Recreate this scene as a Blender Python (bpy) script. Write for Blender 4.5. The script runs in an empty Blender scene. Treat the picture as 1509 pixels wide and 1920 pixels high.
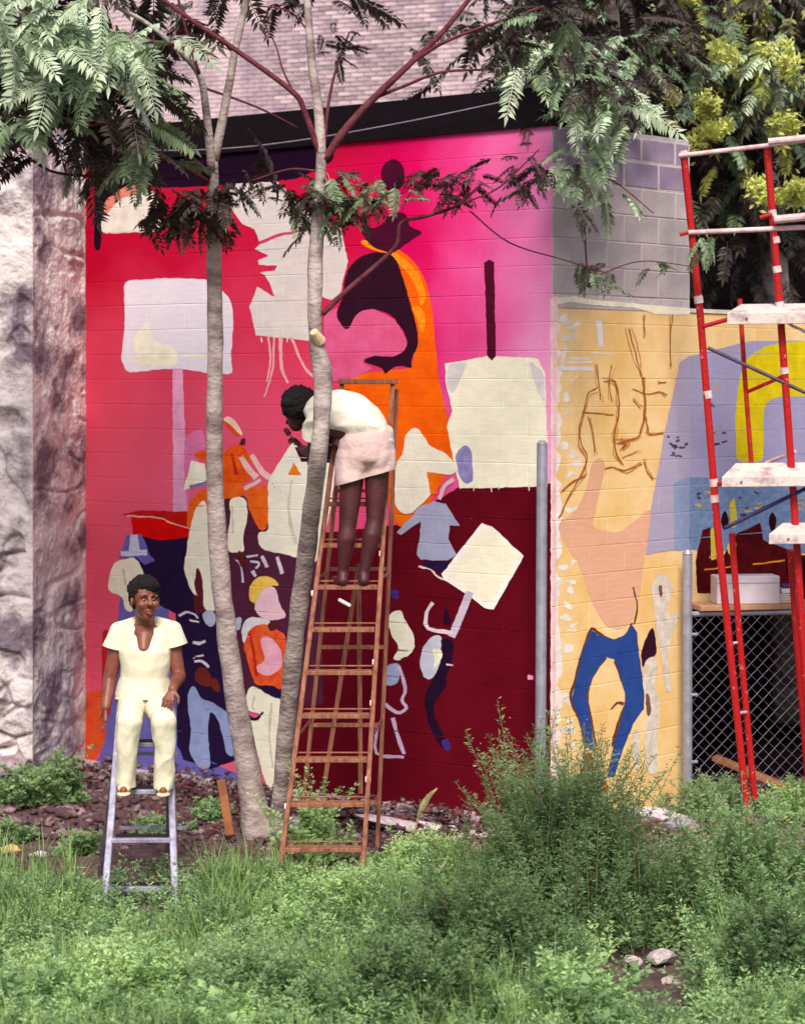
import bpy, bmesh, math, random
import numpy as np
from mathutils import Vector, Matrix, noise as mnoise
from mathutils.geometry import tessellate_polygon
R = math.radians
rnd = random.Random(7)
sc = bpy.context.scene
# ------------------------------------------------------------------ camera, sky, sun, exposure
F, HX, HY, ZE = 4000.0, 754.5, 720.0, 3.165          # photo focal length (px), axis pixel, eye height (m)
cam_d = bpy.data.cameras.new('camera'); cam = bpy.data.objects.new('camera', cam_d)
sc.collection.objects.link(cam); sc.camera = cam
cam.location = (0, 0, ZE); cam.rotation_euler = (R(90), 0, 0)
cam_d.sensor_fit = 'VERTICAL'; cam_d.sensor_height = 24; cam_d.lens = 24 * F / 1920
cam_d.shift_y = -(960 - HY) / 1920; cam_d.dof.use_dof = True; cam_d.dof.focus_distance = 13.3; cam_d.dof.aperture_fstop = 1.8; cam_d.clip_start = .1; cam_d.clip_end = 500
SUN_EL, SUN_AZ = R(48), R(179)                        # behind the viewer, to the left
w = bpy.data.worlds.new('World'); sc.world = w; w.use_nodes = True
nt = w.node_tree; bg = nt.nodes['Background']
sky = nt.nodes.new('ShaderNodeTexSky'); sky.sky_type = 'NISHITA'; sky.sun_disc = False
sky.sun_elevation = SUN_EL; sky.sun_rotation = SUN_AZ; sky.air_density = 1.2; sky.dust_density = 3.0
nt.links.new(sky.outputs[0], bg.inputs[0]); bg.inputs[1].default_value = .075
sd = bpy.data.lights.new('sun', 'SUN'); sun = bpy.data.objects.new('sun', sd); sc.collection.objects.link(sun)
sd.energy = 2.0; sd.angle = R(20); sd.color = (1, .95, .86)
tosun = Vector((math.sin(SUN_AZ) * math.cos(SUN_EL), math.cos(SUN_AZ) * math.cos(SUN_EL), math.sin(SUN_EL)))
sun.rotation_euler = tosun.to_track_quat('Z', 'Y').to_euler(); sun.location = (-6, -12, 14)
vs = sc.view_settings; vs.view_transform = 'Standard'; vs.look = 'None'; vs.gamma = 1; vs.use_curve_mapping = False
vs.exposure = 0.97
ALB = 1.0                                              # display colour -> albedo divisor

# ------------------------------------------------------------------ helpers
COL = sc.collection
def P(px, py, Y): return Vector(((px - HX) * Y / F, Y, ZE - (py - HY) * Y / F))
def lin(c): return tuple(((v / 255) / 12.92 if v <= 10 else ((v / 255 + .055) / 1.055) ** 2.4) for v in c)
MATS = {}
def mat(name, rgb, rough=.75, var=.12, scale=9, bump=.0, bscale=60, metal=0, spec=.35, rgb2=None, stretch=(1, 1, 1),
        transl=0, rand=0, linear=False, thr=(.35, .65), brush=0):
    if name in MATS: return MATS[name]
    m = bpy.data.materials.new(name); m.use_nodes = True; n = m.node_tree.nodes; L = m.node_tree.links
    b = n['Principled BSDF']; c = rgb if linear else lin(rgb)
    c2 = (rgb2 if linear else lin(rgb2)) if rgb2 else tuple(max(0, v * (1 - var * 1.6)) for v in c)
    c1 = c if rgb2 else tuple(min(1, v * (1 + var)) for v in c)
    tc = n.new('ShaderNodeTexCoord'); mp = n.new('ShaderNodeMapping'); mp.inputs['Scale'].default_value = stretch
    L.new(tc.outputs['Object'], mp.inputs[0])
    nz = n.new('ShaderNodeTexNoise'); nz.inputs['Scale'].default_value = scale; nz.inputs['Detail'].default_value = 5
    nz.inputs['Roughness'].default_value = .62; L.new(mp.outputs[0], nz.inputs[0])
    cr = n.new('ShaderNodeValToRGB'); cr.color_ramp.elements[0].position = thr[0]; cr.color_ramp.elements[1].position = thr[1]
    cr.color_ramp.elements[0].color = (*c2, 1); cr.color_ramp.elements[1].color = (*c1, 1)
    L.new(nz.outputs[0], cr.inputs[0]); out = cr.outputs[0]
    if brush:
        m3 = n.new('ShaderNodeMapping'); m3.inputs['Scale'].default_value = (5, 34, 1); L.new(tc.outputs['Object'], m3.inputs[0])
        n3 = n.new('ShaderNodeTexNoise'); n3.inputs['Scale'].default_value = 1.6; n3.inputs['Detail'].default_value = 4; L.new(m3.outputs[0], n3.inputs[0])
        r3 = n.new('ShaderNodeMapRange'); r3.inputs[1].default_value = .3; r3.inputs[2].default_value = .7; r3.inputs[3].default_value = 1 - brush; r3.inputs[4].default_value = 1 + brush * .5; L.new(n3.outputs[0], r3.inputs[0])
        h3 = n.new('ShaderNodeHueSaturation'); L.new(r3.outputs[0], h3.inputs['Value']); L.new(out, h3.inputs['Color']); out = h3.outputs[0]
    if rand:
        oi = n.new('ShaderNodeObjectInfo'); hs = n.new('ShaderNodeHueSaturation')
        mr = n.new('ShaderNodeMapRange'); mr.inputs[3].default_value = 1 - rand; mr.inputs[4].default_value = 1 + rand
        L.new(oi.outputs['Random'], mr.inputs[0]); L.new(mr.outputs[0], hs.inputs['Value']); L.new(out, hs.inputs['Color']); out = hs.outputs[0]
    L.new(out, b.inputs['Base Color'])
    b.inputs['Roughness'].default_value = rough; b.inputs['Metallic'].default_value = metal
    b.inputs['Specular IOR Level'].default_value = spec
    if bump:
        n2 = n.new('ShaderNodeTexNoise'); n2.inputs['Scale'].default_value = bscale; n2.inputs['Detail'].default_value = 4
        L.new(mp.outputs[0], n2.inputs[0]); bp = n.new('ShaderNodeBump'); bp.inputs['Strength'].default_value = bump
        bp.inputs['Distance'].default_value = .02; L.new(n2.outputs[0], bp.inputs['Height']); L.new(bp.outputs[0], b.inputs['Normal'])
    if transl:
        tr = n.new('ShaderNodeBsdfTranslucent'); L.new(out, tr.inputs[0]); mx = n.new('ShaderNodeMixShader'); mx.inputs[0].default_value = transl
        L.new(b.outputs[0], mx.inputs[1]); L.new(tr.outputs[0], mx.inputs[2]); L.new(mx.outputs[0], n['Material Output'].inputs[0])
    MATS[name] = m; return m
def link(o, parent=None):
    COL.objects.link(o)
    if parent: o.parent = parent
    return o
def tag(o, label=None, cat=None, group=None, kind=None):
    if label: o['label'] = label
    if cat: o['category'] = cat
    if group: o['group'] = group
    if kind: o['kind'] = kind
    return o
def thing(name, label, cat, loc=(0, 0, 0), group=None):
    o = bpy.data.objects.new(name, None); o.empty_display_size = .2; link(o); o.location = loc
    return tag(o, label, cat, group)
def relink(o, parent):                                 # parent without moving (parents are only ever translated)
    o.parent = parent; o.matrix_parent_inverse = Matrix.Translation(-Vector(world_loc(parent))); return o
def world_loc(o):
    v = Vector(o.location)
    if o.parent: v = Vector(o.matrix_parent_inverse.translation) + v + world_loc(o.parent)
    return v
def obj(name, me, m=None, parent=None, smooth=False):
    if isinstance(me, bmesh.types.BMesh):
        b = me; me = bpy.data.meshes.new(name); b.to_mesh(me); b.free()
    if m is not None and not len(me.materials): me.materials.append(m)
    if smooth: me.polygons.foreach_set('use_smooth', [True] * len(me.polygons))
    o = bpy.data.objects.new(name, me); link(o)
    if parent: relink(o, parent)
    return o
def npmesh(name, V, Fq):
    V = np.asarray(V, np.float32); Fq = np.asarray(Fq, np.int32); me = bpy.data.meshes.new(name)
    me.vertices.add(len(V)); me.vertices.foreach_set('co', V.ravel()); k = Fq.shape[1]
    me.loops.add(Fq.size); me.loops.foreach_set('vertex_index', Fq.ravel()); me.polygons.add(len(Fq))
    me.polygons.foreach_set('loop_start', np.arange(0, Fq.size, k, dtype=np.int32)); me.update(calc_edges=True); return me
def box(bm, c, s, rot=None, bevel=0):
    M = Matrix.Translation(Vector(c)) @ (rot.to_4x4() if rot else Matrix()) @ Matrix.Diagonal((s[0], s[1], s[2], 1))
    r = bmesh.ops.create_cube(bm, size=1, matrix=M)
    if bevel:
        es = list({e for v in r['verts'] for e in v.link_edges})
        bmesh.ops.bevel(bm, geom=es, offset=bevel, segments=1, affect='EDGES')
    return bm
def bar(bm, a, b, wx, wy, up=Vector((0, -1, 0)), bevel=0):   # box beam between two points; wx across, wy along `up`
    a, b = Vector(a), Vector(b); z = (b - a).normalized(); x = up.cross(z).normalized(); y = z.cross(x)
    rot = Matrix((x, y, z)).transposed()
    return box(bm, (a + b) / 2, (wx, wy, (b - a).length), rot, bevel)
def spline(pts, n=6):
    pts = [Vector(p) for p in pts]
    if len(pts) < 3: n = max(2, n)
    out = []; q = [2 * pts[0] - pts[1]] + pts + [2 * pts[-1] - pts[-2]]
    for i in range(1, len(q) - 2):
        for k in range(n):
            t = k / n; a, b, c, d = q[i - 1], q[i], q[i + 1], q[i + 2]
            out.append(.5 * ((2 * b) + (c - a) * t + (2 * a - 5 * b + 4 * c - d) * t * t + (3 * b - a - 3 * c + d) * t ** 3))
    return out + [pts[-1]]
def tube(bm, pts, radii, sides=8, wob=0, cap=True):
    pts = [Vector(p) for p in pts]; rings = []; ref = Vector((.3, 1, .2)).normalized()
    for i, p in enumerate(pts):
        t = (pts[min(i + 1, len(pts) - 1)] - pts[max(i - 1, 0)]).normalized(); x = t.cross(ref).normalized(); y = t.cross(x)
        r = radii[i] if hasattr(radii, '__len__') else radii; ring = []
        for k in range(sides):
            a = 2 * math.pi * k / sides; d = x * math.cos(a) + y * math.sin(a)
            rr = r * (1 + (wob * mnoise.noise(p * 5 + d * 1.3) if wob else 0)); ring.append(bm.verts.new(p + d * rr))
        rings.append(ring)
    for i in range(len(rings) - 1):
        for k in range(sides):
            bm.faces.new((rings[i][k], rings[i][(k + 1) % sides], rings[i + 1][(k + 1) % sides], rings[i + 1][k]))
    if cap: bm.faces.new(rings[0][::-1]); bm.faces.new(rings[-1])
    return bm
def lerp_list(vals, n):                                # radii to spline density
    out = []
    for i in range(len(vals) - 1):
        for k in range(n): out.append(vals[i] + (vals[i + 1] - vals[i]) * k / n)
    return out + [vals[-1]]
def chaikin(p, it, lim=7.0):
    for _ in range(it):
        q = []
        for i in range(len(p)):
            a, b = p[i], p[(i + 1) % len(p)]; L = math.hypot(b[0] - a[0], b[1] - a[1]) or 1; t = min(.25, lim / L)
            q += [(a[0] + (b[0] - a[0]) * t, a[1] + (b[1] - a[1]) * t), (b[0] + (a[0] - b[0]) * t, b[1] + (a[1] - b[1]) * t)]
        p = q; lim *= .5
    return p

# ------------------------------------------------------------------ the painted building: two block walls meeting at a corner
CX, CY = 1.05, 15.0
class Wall:
    def __init__(s, ang, sign):                        # u runs from the corner along the wall
        s.d = Vector((sign * math.cos(ang), math.sin(ang), 0)); s.o = Vector((CX, CY, 0))
        s.n = Vector((-sign * -math.sin(ang), -math.cos(ang), 0)) if sign > 0 else Vector((-math.sin(ang), -math.cos(ang), 0))
        s.M = Matrix((( s.d.x, 0, s.n.x, CX), (s.d.y, 0, s.n.y, CY), (0, 1, 0, 0), (0, 0, 0, 1)))
    def uv(s, px, py):                                 # photo pixel -> wall coordinates
        r = Vector(((px - HX) / F, 1, -(py - HY) / F)); t = (s.o - Vector((0, 0, ZE))).dot(s.n) / r.dot(s.n)
        p = Vector((0, 0, ZE)) + r * t; return ((p - s.o).dot(s.d), p.z)
    def at(s, u, v, h=0): return s.o + s.d * u + Vector((0, 0, v)) + s.n * h
RW = Wall(R(35.2), -1); YW = Wall(R(45), 1)
COURSE, BLK, GRV = .2, .4, .0035
bld = thing('mural_building', 'low painted block building with unfinished red and ochre mural, behind the ladders', 'building', (CX, CY, 0))
def groove_cut(bm, u0, u1, v0, v1):
    def cut(co, no):
        bmesh.ops.bisect_plane(bm, geom=bm.verts[:] + bm.edges[:] + bm.faces[:], plane_co=co, plane_no=no, dist=1e-5)
    k = math.floor(v0 / COURSE)
    while k * COURSE < v1 + .01:
        for d in (-.006, 0, .006): cut((0, k * COURSE + d, 0), (0, 1, 0))
        k += 1
    k = math.floor(u0 / (BLK / 2))
    while k * BLK / 2 < u1 + .01:
        for d in (-.005, 0, .005): cut((k * BLK / 2 + d, 0, 0), (1, 0, 0))
        k += 1
def groove_h(u, v):
    k = round(v / COURSE)
    if abs(v - k * COURSE) < .001: return -GRV * (.55 + .8 * (mnoise.noise((u * 1.7, v * 3, 1)) + .3))
    c = math.floor(v / COURSE); off = 0 if c % 2 else BLK / 2; q = round((u - off) / BLK)
    if abs(u - off - q * BLK) < .001: return -GRV * .6
    return .0012 * mnoise.noise((u * 6, v * 6, 0))
LAYER = {}
def wobble(p, step=7.0, amp=1.5):
    q = []
    for i in range(len(p)):
        a, b = p[i], p[(i + 1) % len(p)]; n_ = max(1, int(math.hypot(b[0] - a[0], b[1] - a[1]) / step))
        q += [(a[0] + (b[0] - a[0]) * k / n_, a[1] + (b[1] - a[1]) * k / n_) for k in range(n_)]
    return [(x + amp * mnoise.noise((x * .09, y * .09, 2)) + amp * .6 * mnoise.noise((x * .3, y * .3, 5)), y + amp * mnoise.noise((x * .09, y * .09, 8)) + amp * .6 * mnoise.noise((x * .3, y * .3, 3))) for x, y in q]
def paint(wall, part, name, m, polys, it=1, stuff=False):
    """flat paint on the block courses: outlines in photo pixels laid on the wall plane, following its joints"""
    if not stuff and len(polys) > 1: return [paint(wall, part, name, m, [p], it) for p in polys]
    bm = bmesh.new(); lo = [1e9, 1e9]; hi = [-1e9, -1e9]
    for poly in polys:
        uvs = [wall.uv(*p) for p in wobble(chaikin(poly, it + 1) if it else poly)]; co = [Vector((u, v, 0)) for u, v in uvs]
        vs_ = [bm.verts.new(c) for c in co]
        for t in tessellate_polygon([co]):
            if abs((co[t[1]] - co[t[0]]).cross(co[t[2]] - co[t[0]]).z) > 1e-9:
                try: bm.faces.new([vs_[i] for i in t])
                except ValueError: pass
        lo = [min(lo[0], min(u for u, v in uvs)), min(lo[1], min(v for u, v in uvs))]; hi = [max(hi[0], max(u for u, v in uvs)), max(hi[1], max(v for u, v in uvs))]
    lv = 1 + max([q[4] for q in LAYER.get(part.name, []) if q[0] < hi[0] and q[2] > lo[0] and q[1] < hi[1] and q[3] > lo[1]] or [0])
    LAYER.setdefault(part.name, []).append((*lo, *hi, lv)); h = .0004 * lv + .0004
    groove_cut(bm, lo[0], hi[0], lo[1], hi[1])
    for v in bm.verts: v.co.z = h + groove_h(v.co.x, v.co.y)
    for f in bm.faces:
        f.normal_update()
        if f.normal.z < 0: f.normal_flip()
    me = bpy.data.meshes.new(name); bm.to_mesh(me); bm.free(); me.materials.append(m)
    o = bpy.data.objects.new(name, me); link(o); o.parent = part
    if stuff: o['kind'] = 'stuff'
    return o
def stroke(pts, wd, n=3):
    p = spline([(x, y, 0) for x, y in pts], n); L, Rr = [], []
    for i, a in enumerate(p):
        t = (p[min(i + 1, len(p) - 1)] - p[max(i - 1, 0)]); t.normalize(); nn = Vector((-t.y, t.x, 0))
        ww = (wd[0] + (wd[1] - wd[0]) * i / (len(p) - 1)) if isinstance(wd, tuple) else wd * (.8 + .4 * mnoise.noise(a * .05 + Vector((wd, 0, 0))) + .1)
        L.append((a.x + nn.x * ww / 2, a.y + nn.y * ww / 2)); Rr.append((a.x - nn.x * ww / 2, a.y - nn.y * ww / 2))
    return L + Rr[::-1]
PM = {}
def pm(rgb, var=.09, rgb2=None, scale=7):
    k = (rgb, rgb2, var)
    if k not in PM:
        PM[k] = mat('wall_paint_%03d' % len(PM), rgb, rough=.8, var=var * 1.3, scale=scale, bump=.15, bscale=90, spec=.06, rgb2=rgb2, thr=(.3, .7), brush=.07)
    return PM[k]

def wall_body(name, wall, u0, u1, v0, v1, m, thick=.2):
    """the block wall itself: grooved face plus thickness"""
    bm = bmesh.new(); vs_ = [bm.verts.new(p) for p in ((u0, v0, 0), (u1, v0, 0), (u1, v1, 0), (u0, v1, 0))]
    bm.faces.new(vs_); groove_cut(bm, u0, u1, v0, v1)
    for v in bm.verts: v.co.z = groove_h(v.co.x, v.co.y)
    ctr = ((u0 + u1) / 2, (v0 + v1) / 2, -thick / 2 - .006)
    box(bm, ctr, (u1 - u0, v1 - v0, thick))
    me = bpy.data.meshes.new(name); bm.to_mesh(me); bm.free(); me.materials.append(m)
    o = bpy.data.objects.new(name, me); link(o); o.matrix_world = wall.M
    o.parent = bld; o.matrix_parent_inverse = Matrix.Translation((-CX, -CY, 0)); return o

# red wall background pigment: crimson at the far end, dusty rose lower down, magenta then pale pink by the corner
def red_mat():
    m = bpy.data.materials.new('red_mural_paint'); m.use_nodes = True; n = m.node_tree.nodes; L = m.node_tree.links
    b = n['Principled BSDF']; b.inputs['Roughness'].default_value = .8; b.inputs['Specular IOR Level'].default_value = .05
    tc = n.new('ShaderNodeTexCoord'); sp = n.new('ShaderNodeSeparateXYZ'); L.new(tc.outputs['Object'], sp.inputs[0])
    nz = n.new('ShaderNodeTexNoise'); nz.inputs['Scale'].default_value = 1.6; nz.inputs['Detail'].default_value = 6; L.new(tc.outputs['Object'], nz.inputs[0])
    def ma(op, a, c):
        q = n.new('ShaderNodeMath'); q.operation = op
        for i, x in enumerate((a, c)):
            if isinstance(x, (int, float)): q.inputs[i].default_value = x
            else: L.new(x, q.inputs[i])
        return q.outputs[0]
    nn = ma('MULTIPLY', ma('SUBTRACT', nz.outputs[0], .5), .9)
    u = ma('ADD', sp.outputs[0], ma('MULTIPLY', nn, .8)); v = ma('ADD', sp.outputs[1], nn)
    def ramp(f, stops):
        r = n.new('ShaderNodeValToRGB'); e = r.color_ramp.elements
        while len(e) < len(stops): e.new(.5)
        for i, (p, c) in enumerate(stops): e[i].position = p; e[i].color = (*lin(c), 1)
        L.new(f, r.inputs[0]); return r.outputs[0]
    fu = ma('DIVIDE', u, 4.5)                          # 0 at the corner, 1 at the far end
    top = ramp(fu, [(.02, (240, 132, 190)), (.09, (236, 104, 166)), (.15, (230, 62, 136)), (.23, (218, 14, 96)), (.31, (208, 4, 80)), (.40, (200, 12, 64)), (.62, (198, 20, 62)), (.97, (178, 4, 44))])
    low = ramp(fu, [(.02, (250, 172, 216)), (.10, (246, 130, 196)), (.22, (228, 60, 136)), (.42, (230, 84, 120)), (.70, (234, 96, 126)), (.98, (236, 88, 114))])
    fv = n.new('ShaderNodeMapRange'); L.new(v, fv.inputs[0]); fv.inputs[1].default_value = 4.2; fv.inputs[2].default_value = 2.3
    mx = n.new('ShaderNodeMix'); mx.data_type = 'RGBA'; L.new(fv.outputs[0], mx.inputs[0]); L.new(top, mx.inputs[6]); L.new(low, mx.inputs[7])
    g = n.new('ShaderNodeTexNoise'); g.inputs['Scale'].default_value = 120; g.inputs['Detail'].default_value = 3; L.new(tc.outputs['Object'], g.inputs[0])
    gm = n.new('ShaderNodeMapRange'); L.new(g.outputs[0], gm.inputs[0]); gm.inputs[1].default_value = .25; gm.inputs[2].default_value = .75; gm.inputs[3].default_value = .8; gm.inputs[4].default_value = 1.18
    hs = n.new('ShaderNodeHueSaturation'); L.new(mx.outputs[2], hs.inputs['Color']); L.new(gm.outputs[0], hs.inputs['Value'])
    L.new(hs.outputs[0], b.inputs['Base Color'])
    bp = n.new('ShaderNodeBump'); bp.inputs['Strength'].default_value = .15; bp.inputs['Distance'].default_value = .01
    L.new(g.outputs[0], bp.inputs['Height']); L.new(bp.outputs[0], b.inputs['Normal']); return m
WTOP = 4.98
red = wall_body('red_mural_wall', RW, 0, 4.56, -.15, WTOP, red_mat())
CREAM, WHITE, GREYW = (250, 241, 217), (250, 243, 234), (218, 204, 202)
NAVY, PLUM, VIOLET, DARK = (38, 20, 58), (84, 34, 58), (112, 104, 182), (48, 14, 34)
ORANGE, RED, MAROON = (250, 106, 6), (226, 8, 8), (90, 4, 20)
def rp(name, c, polys, it=1, var=.09, c2=None, scale=7): return paint(RW, red, name, pm(c, var, c2, scale), polys, it)
# --- lower right maroon field, floor and dark grounds
rp('painted_ground', MAROON, [[(742, 985), (800, 950), (862, 912), (1042, 906), (1036, 1572), (690, 1512), (515, 1488), (515, 1290), (600, 1000)]], 0, .14, (104, 8, 28), 3)
rp('painted_ground', VIOLET, [[(166, 1442), (188, 1418), (213, 1240), (232, 1060), (240, 1010), (300, 1000), (345, 1400), (420, 1440), (520, 1478), (520, 1514), (400, 1488), (200, 1456)]], 0)
rp('painted_stripe', (234, 98, 44), [[(158, 1300), (210, 1290), (196, 1395), (172, 1432), (160, 1430)]], 0, .1, (226, 62, 44))
rp('painted_stripe', (202, 40, 48), [[(192, 1180), (214, 1185), (216, 1290), (206, 1345), (192, 1340)]], 1)
rp('painted_dark_area', NAVY, [[(250, 1000), (350, 1004), (400, 985), (442, 985), (442, 1160), (444, 1425), (395, 1442), (345, 1424), (333, 1400), (330, 1150), (252, 1110)]], 0)  # flat dark mural paint, part of the picture
rp('painted_dark_area', PLUM, [[(400, 905), (455, 925), (500, 980), (600, 1005), (606, 1320), (520, 1330), (440, 1320), (420, 1200)]], 0)
rp('painted_dark_area', (30, 8, 32), [[(178, 288), (300, 283), (470, 272), (620, 255), (628, 300), (560, 335), (440, 345), (330, 352), (250, 348), (196, 392), (188, 470), (177, 468)]], 1)
rp('painted_dark_area', (104, 30, 46), [[(352, 1052), (386, 1050), (392, 1140), (376, 1152), (364, 1148), (368, 1110)]], 1)
# --- upper left: white shape, flag and its pole
rp('painted_cloth', (230, 216, 206), [[(189, 438), (192, 402), (214, 370), (250, 350), (288, 356), (303, 380), (301, 434)]], 1)
rp('painted_face', (222, 130, 112), [[(194, 380), (232, 350), (275, 342), (272, 362), (225, 372), (196, 408)]], 1)
rp('painted_pole', (232, 160, 196), [[(324, 690), (343, 690), (347, 800), (352, 962), (325, 962)]], 0)
rp('painted_pole', (226, 118, 170), [[(346, 820), (380, 800), (388, 840), (360, 880), (352, 962), (346, 900)]], 1)
rp('painted_flag', (229, 217, 224), [[(233, 527), (320, 521), (392, 524), (418, 545), (433, 562), (439, 600), (433, 668), (438, 702), (395, 700), (337, 691), (290, 693), (240, 700), (227, 676), (235, 610)]], 1, .04, (222, 210, 226), 3)
rp('painted_flag', (238, 230, 208), [[(252, 630), (280, 600), (285, 640), (330, 650), (335, 685), (290, 688), (250, 682)], [(345, 664), (392, 664), (392, 670), (345, 670)]], 1)
# --- central white profile with thin legs
rp('painted_figure', GREYW, [[(428, 345), (520, 340), (600, 420), (640, 428), (652, 490), (643, 525), (640, 548), (622, 563), (603, 556), (597, 640), (480, 629), (468, 575), (483, 537), (515, 557), (505, 530), (497, 516), (488, 511), (515, 507), (520, 498), (486, 497), (484, 488), (505, 480), (478, 467), (488, 458), (478, 430), (455, 420), (440, 400), (425, 380)]], 0, .04)
rp('painted_stripe', (205, 60, 100), [stroke([(485, 456), (520, 442), (566, 432)], (7, 4))], 0)
rp('painted_leg', (234, 168, 170), [stroke([(503, 630), (508, 672), (501, 715)], (4, 3)), stroke([(514, 632), (512, 690), (496, 745)], (4, 3)), stroke([(526, 632), (529, 690), (540, 718)], (7, 4)), stroke([(546, 632), (572, 690), (600, 716)], (5, 4))], 0)
# --- the large orange head
rp('painted_hair', ORANGE, [[(690, 455), (745, 466), (772, 485), (796, 520), (809, 570), (816, 640), (821, 700), (838, 780), (862, 850), (832, 900), (800, 952), (772, 990), (742, 988), (715, 900), (690, 800), (630, 718), (690, 698), (772, 690), (780, 640), (765, 560), (740, 490)]], 1, .1, (232, 84, 10), 6)
rp('painted_hair', (246, 156, 30), [[(676, 449), (692, 452), (716, 466), (738, 470), (762, 488), (786, 512), (800, 556), (790, 580), (782, 540), (765, 512), (735, 482), (700, 468), (680, 461)], [(770, 572), (790, 574), (800, 600), (792, 630), (782, 600)]], 1, .1, (240, 120, 16), 20)
rp('painted_face', (224, 98, 146), [[(606, 588), (640, 575), (685, 570), (742, 600), (770, 650), (752, 674), (690, 668), (676, 682), (704, 690), (650, 714), (618, 716), (610, 650)]], 1, .1, (212, 76, 124))
rp('painted_profile', DARK, [[(646, 522), (655, 500), (676, 480), (710, 471), (741, 480), (756, 520), (770, 570), (783, 620), (784, 652), (770, 674), (774, 692), (751, 684), (738, 688), (722, 704), (719, 690), (678, 677), (700, 667), (742, 669), (765, 652), (760, 625), (735, 590), (700, 577), (670, 586), (651, 624), (628, 590), (645, 556)]], 1)
rp('painted_hand', (72, 10, 42), [[(718, 344), (713, 322), (724, 300), (746, 298), (760, 320), (757, 352), (722, 358)], [(674, 418), (700, 430), (718, 420), (732, 398), (762, 398), (768, 428), (796, 434), (762, 456), (736, 476), (700, 464), (680, 442)]], 1)
# --- brush and the white banner by the corner
rp('painted_banner', CREAM, [[(835, 682), (918, 667), (1008, 672), (1022, 700), (1026, 840), (1026, 912), (862, 916), (850, 862), (838, 800), (848, 770), (836, 720)]], 0, .04)
rp('painted_banner', (222, 212, 214), [[(838, 684), (880, 676), (868, 700), (850, 740), (838, 730)], [(990, 674), (1020, 698), (1022, 760), (1006, 730)]], 1)
rp('painted_banner', (165, 155, 206), [[(852, 850), (872, 832), (884, 842), (888, 905), (868, 908), (858, 880)]], 1, .1, (130, 120, 180), 14)
rp('painted_brush', (84, 14, 42), [[(908, 492), (917, 487), (926, 492), (930, 668), (922, 676), (914, 668)]], 0)
# --- cloth and small man by the mural's foot
rp('painted_awning', (196, 22, 18), [[(230, 964), (262, 957), (352, 959), (356, 992), (300, 976), (245, 969)]], 0)
rp('painted_awning', RED, [[(246, 970), (320, 976), (356, 992), (356, 1007), (300, 1013), (250, 1002)]], 0)
rp('painted_trim', (246, 190, 180), [stroke([(238, 967), (300, 971), (320, 980), (356, 990)], 3)], 0)
rp('painted_hat', VIOLET, [[(238, 1003), (266, 1002), (282, 1040), (291, 1051), (272, 1059), (258, 1046), (224, 1046)]], 0)
rp('painted_hat', (214, 214, 240), [[(246, 1003), (258, 1003), (264, 1034), (242, 1034)], [(228, 1034), (256, 1030), (276, 1031), (276, 1041), (228, 1043)]], 0)
rp('painted_figure', CREAM, [[(216, 1052), (256, 1044), (273, 1078), (262, 1110), (246, 1116), (252, 1148), (236, 1146), (230, 1116), (202, 1110), (207, 1072)]], 1, .04)
# --- the seated group in the middle
rp('painted_shirt', CREAM, [[(360, 863), (384, 870), (390, 906), (344, 919)]], 0)
rp('painted_trim', (120, 120, 190), [stroke([(356, 913), (390, 904)], 7)], 0)
rp('painted_shirt', (238, 104, 22), [[(360, 856), (376, 842), (394, 850), (390, 866)], [(420, 846), (440, 832), (458, 836), (470, 860), (472, 892), (460, 906), (420, 914), (404, 916), (408, 880)]], 1, .1, (226, 62, 16), 12)
rp('painted_hat', (244, 206, 180), [[(416, 786), (430, 779), (446, 794), (456, 814), (450, 818), (432, 796)]], 1)
rp('painted_hat', (220, 74, 34), [[(418, 788), (432, 796), (450, 815), (446, 820), (426, 802)]], 0)
rp('painted_arm', (242, 192, 186), [stroke([(452, 856), (466, 878), (482, 896)], (10, 13)), stroke([(472, 852), (492, 884), (522, 906)], (10, 12)), stroke([(456, 918), (490, 900)], 8)], 0)
rp('painted_trousers', (240, 116, 30), [[(350, 984), (356, 938), (386, 914), (420, 908), (456, 905), (462, 930), (420, 936), (390, 940), (370, 964), (356, 992)], [(460, 916), (520, 904), (508, 932), (502, 992), (488, 996), (468, 958)]], 1, .1, (230, 84, 24), 12)
rp('painted_trousers', CREAM, [[(368, 950), (386, 934), (394, 1000), (400, 1040), (408, 1146), (384, 1146), (380, 1082), (371, 1058), (364, 1100), (373, 1122), (358, 1106), (345, 1070), (350, 1036), (356, 996)], [(430, 934), (461, 931), (466, 970), (455, 1010), (462, 1036), (426, 1036), (428, 1000), (434, 970)]], 1, .04)
rp('painted_shirt', CREAM, [[(503, 900), (520, 874), (546, 832), (560, 828), (566, 856), (600, 866), (630, 868), (622, 950), (606, 1012), (592, 1058), (540, 1040), (488, 1030), (482, 996), (505, 998), (503, 950)]], 1, .04, (226, 218, 208), 4)
rp('painted_patch', (232, 128, 26), [[(552, 867), (566, 891), (540, 891)]], 0)
rp('painted_dark_area', (56, 14, 40), [[(553, 838), (632, 834), (632, 868), (566, 866)]], 0)
rp('painted_trim', (214, 200, 218), [stroke([(462, 1044), (484, 1041)], 4), stroke([(470, 1052), (486, 1056), (480, 1066)], 5), stroke([(492, 1042), (502, 1064)], 7), stroke([(520, 1044), (530, 1076)], 7), stroke([(474, 1070), (480, 1082)], 6), stroke([(438, 1046), (452, 1060), (456, 1092)], 4)], 0)
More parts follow.
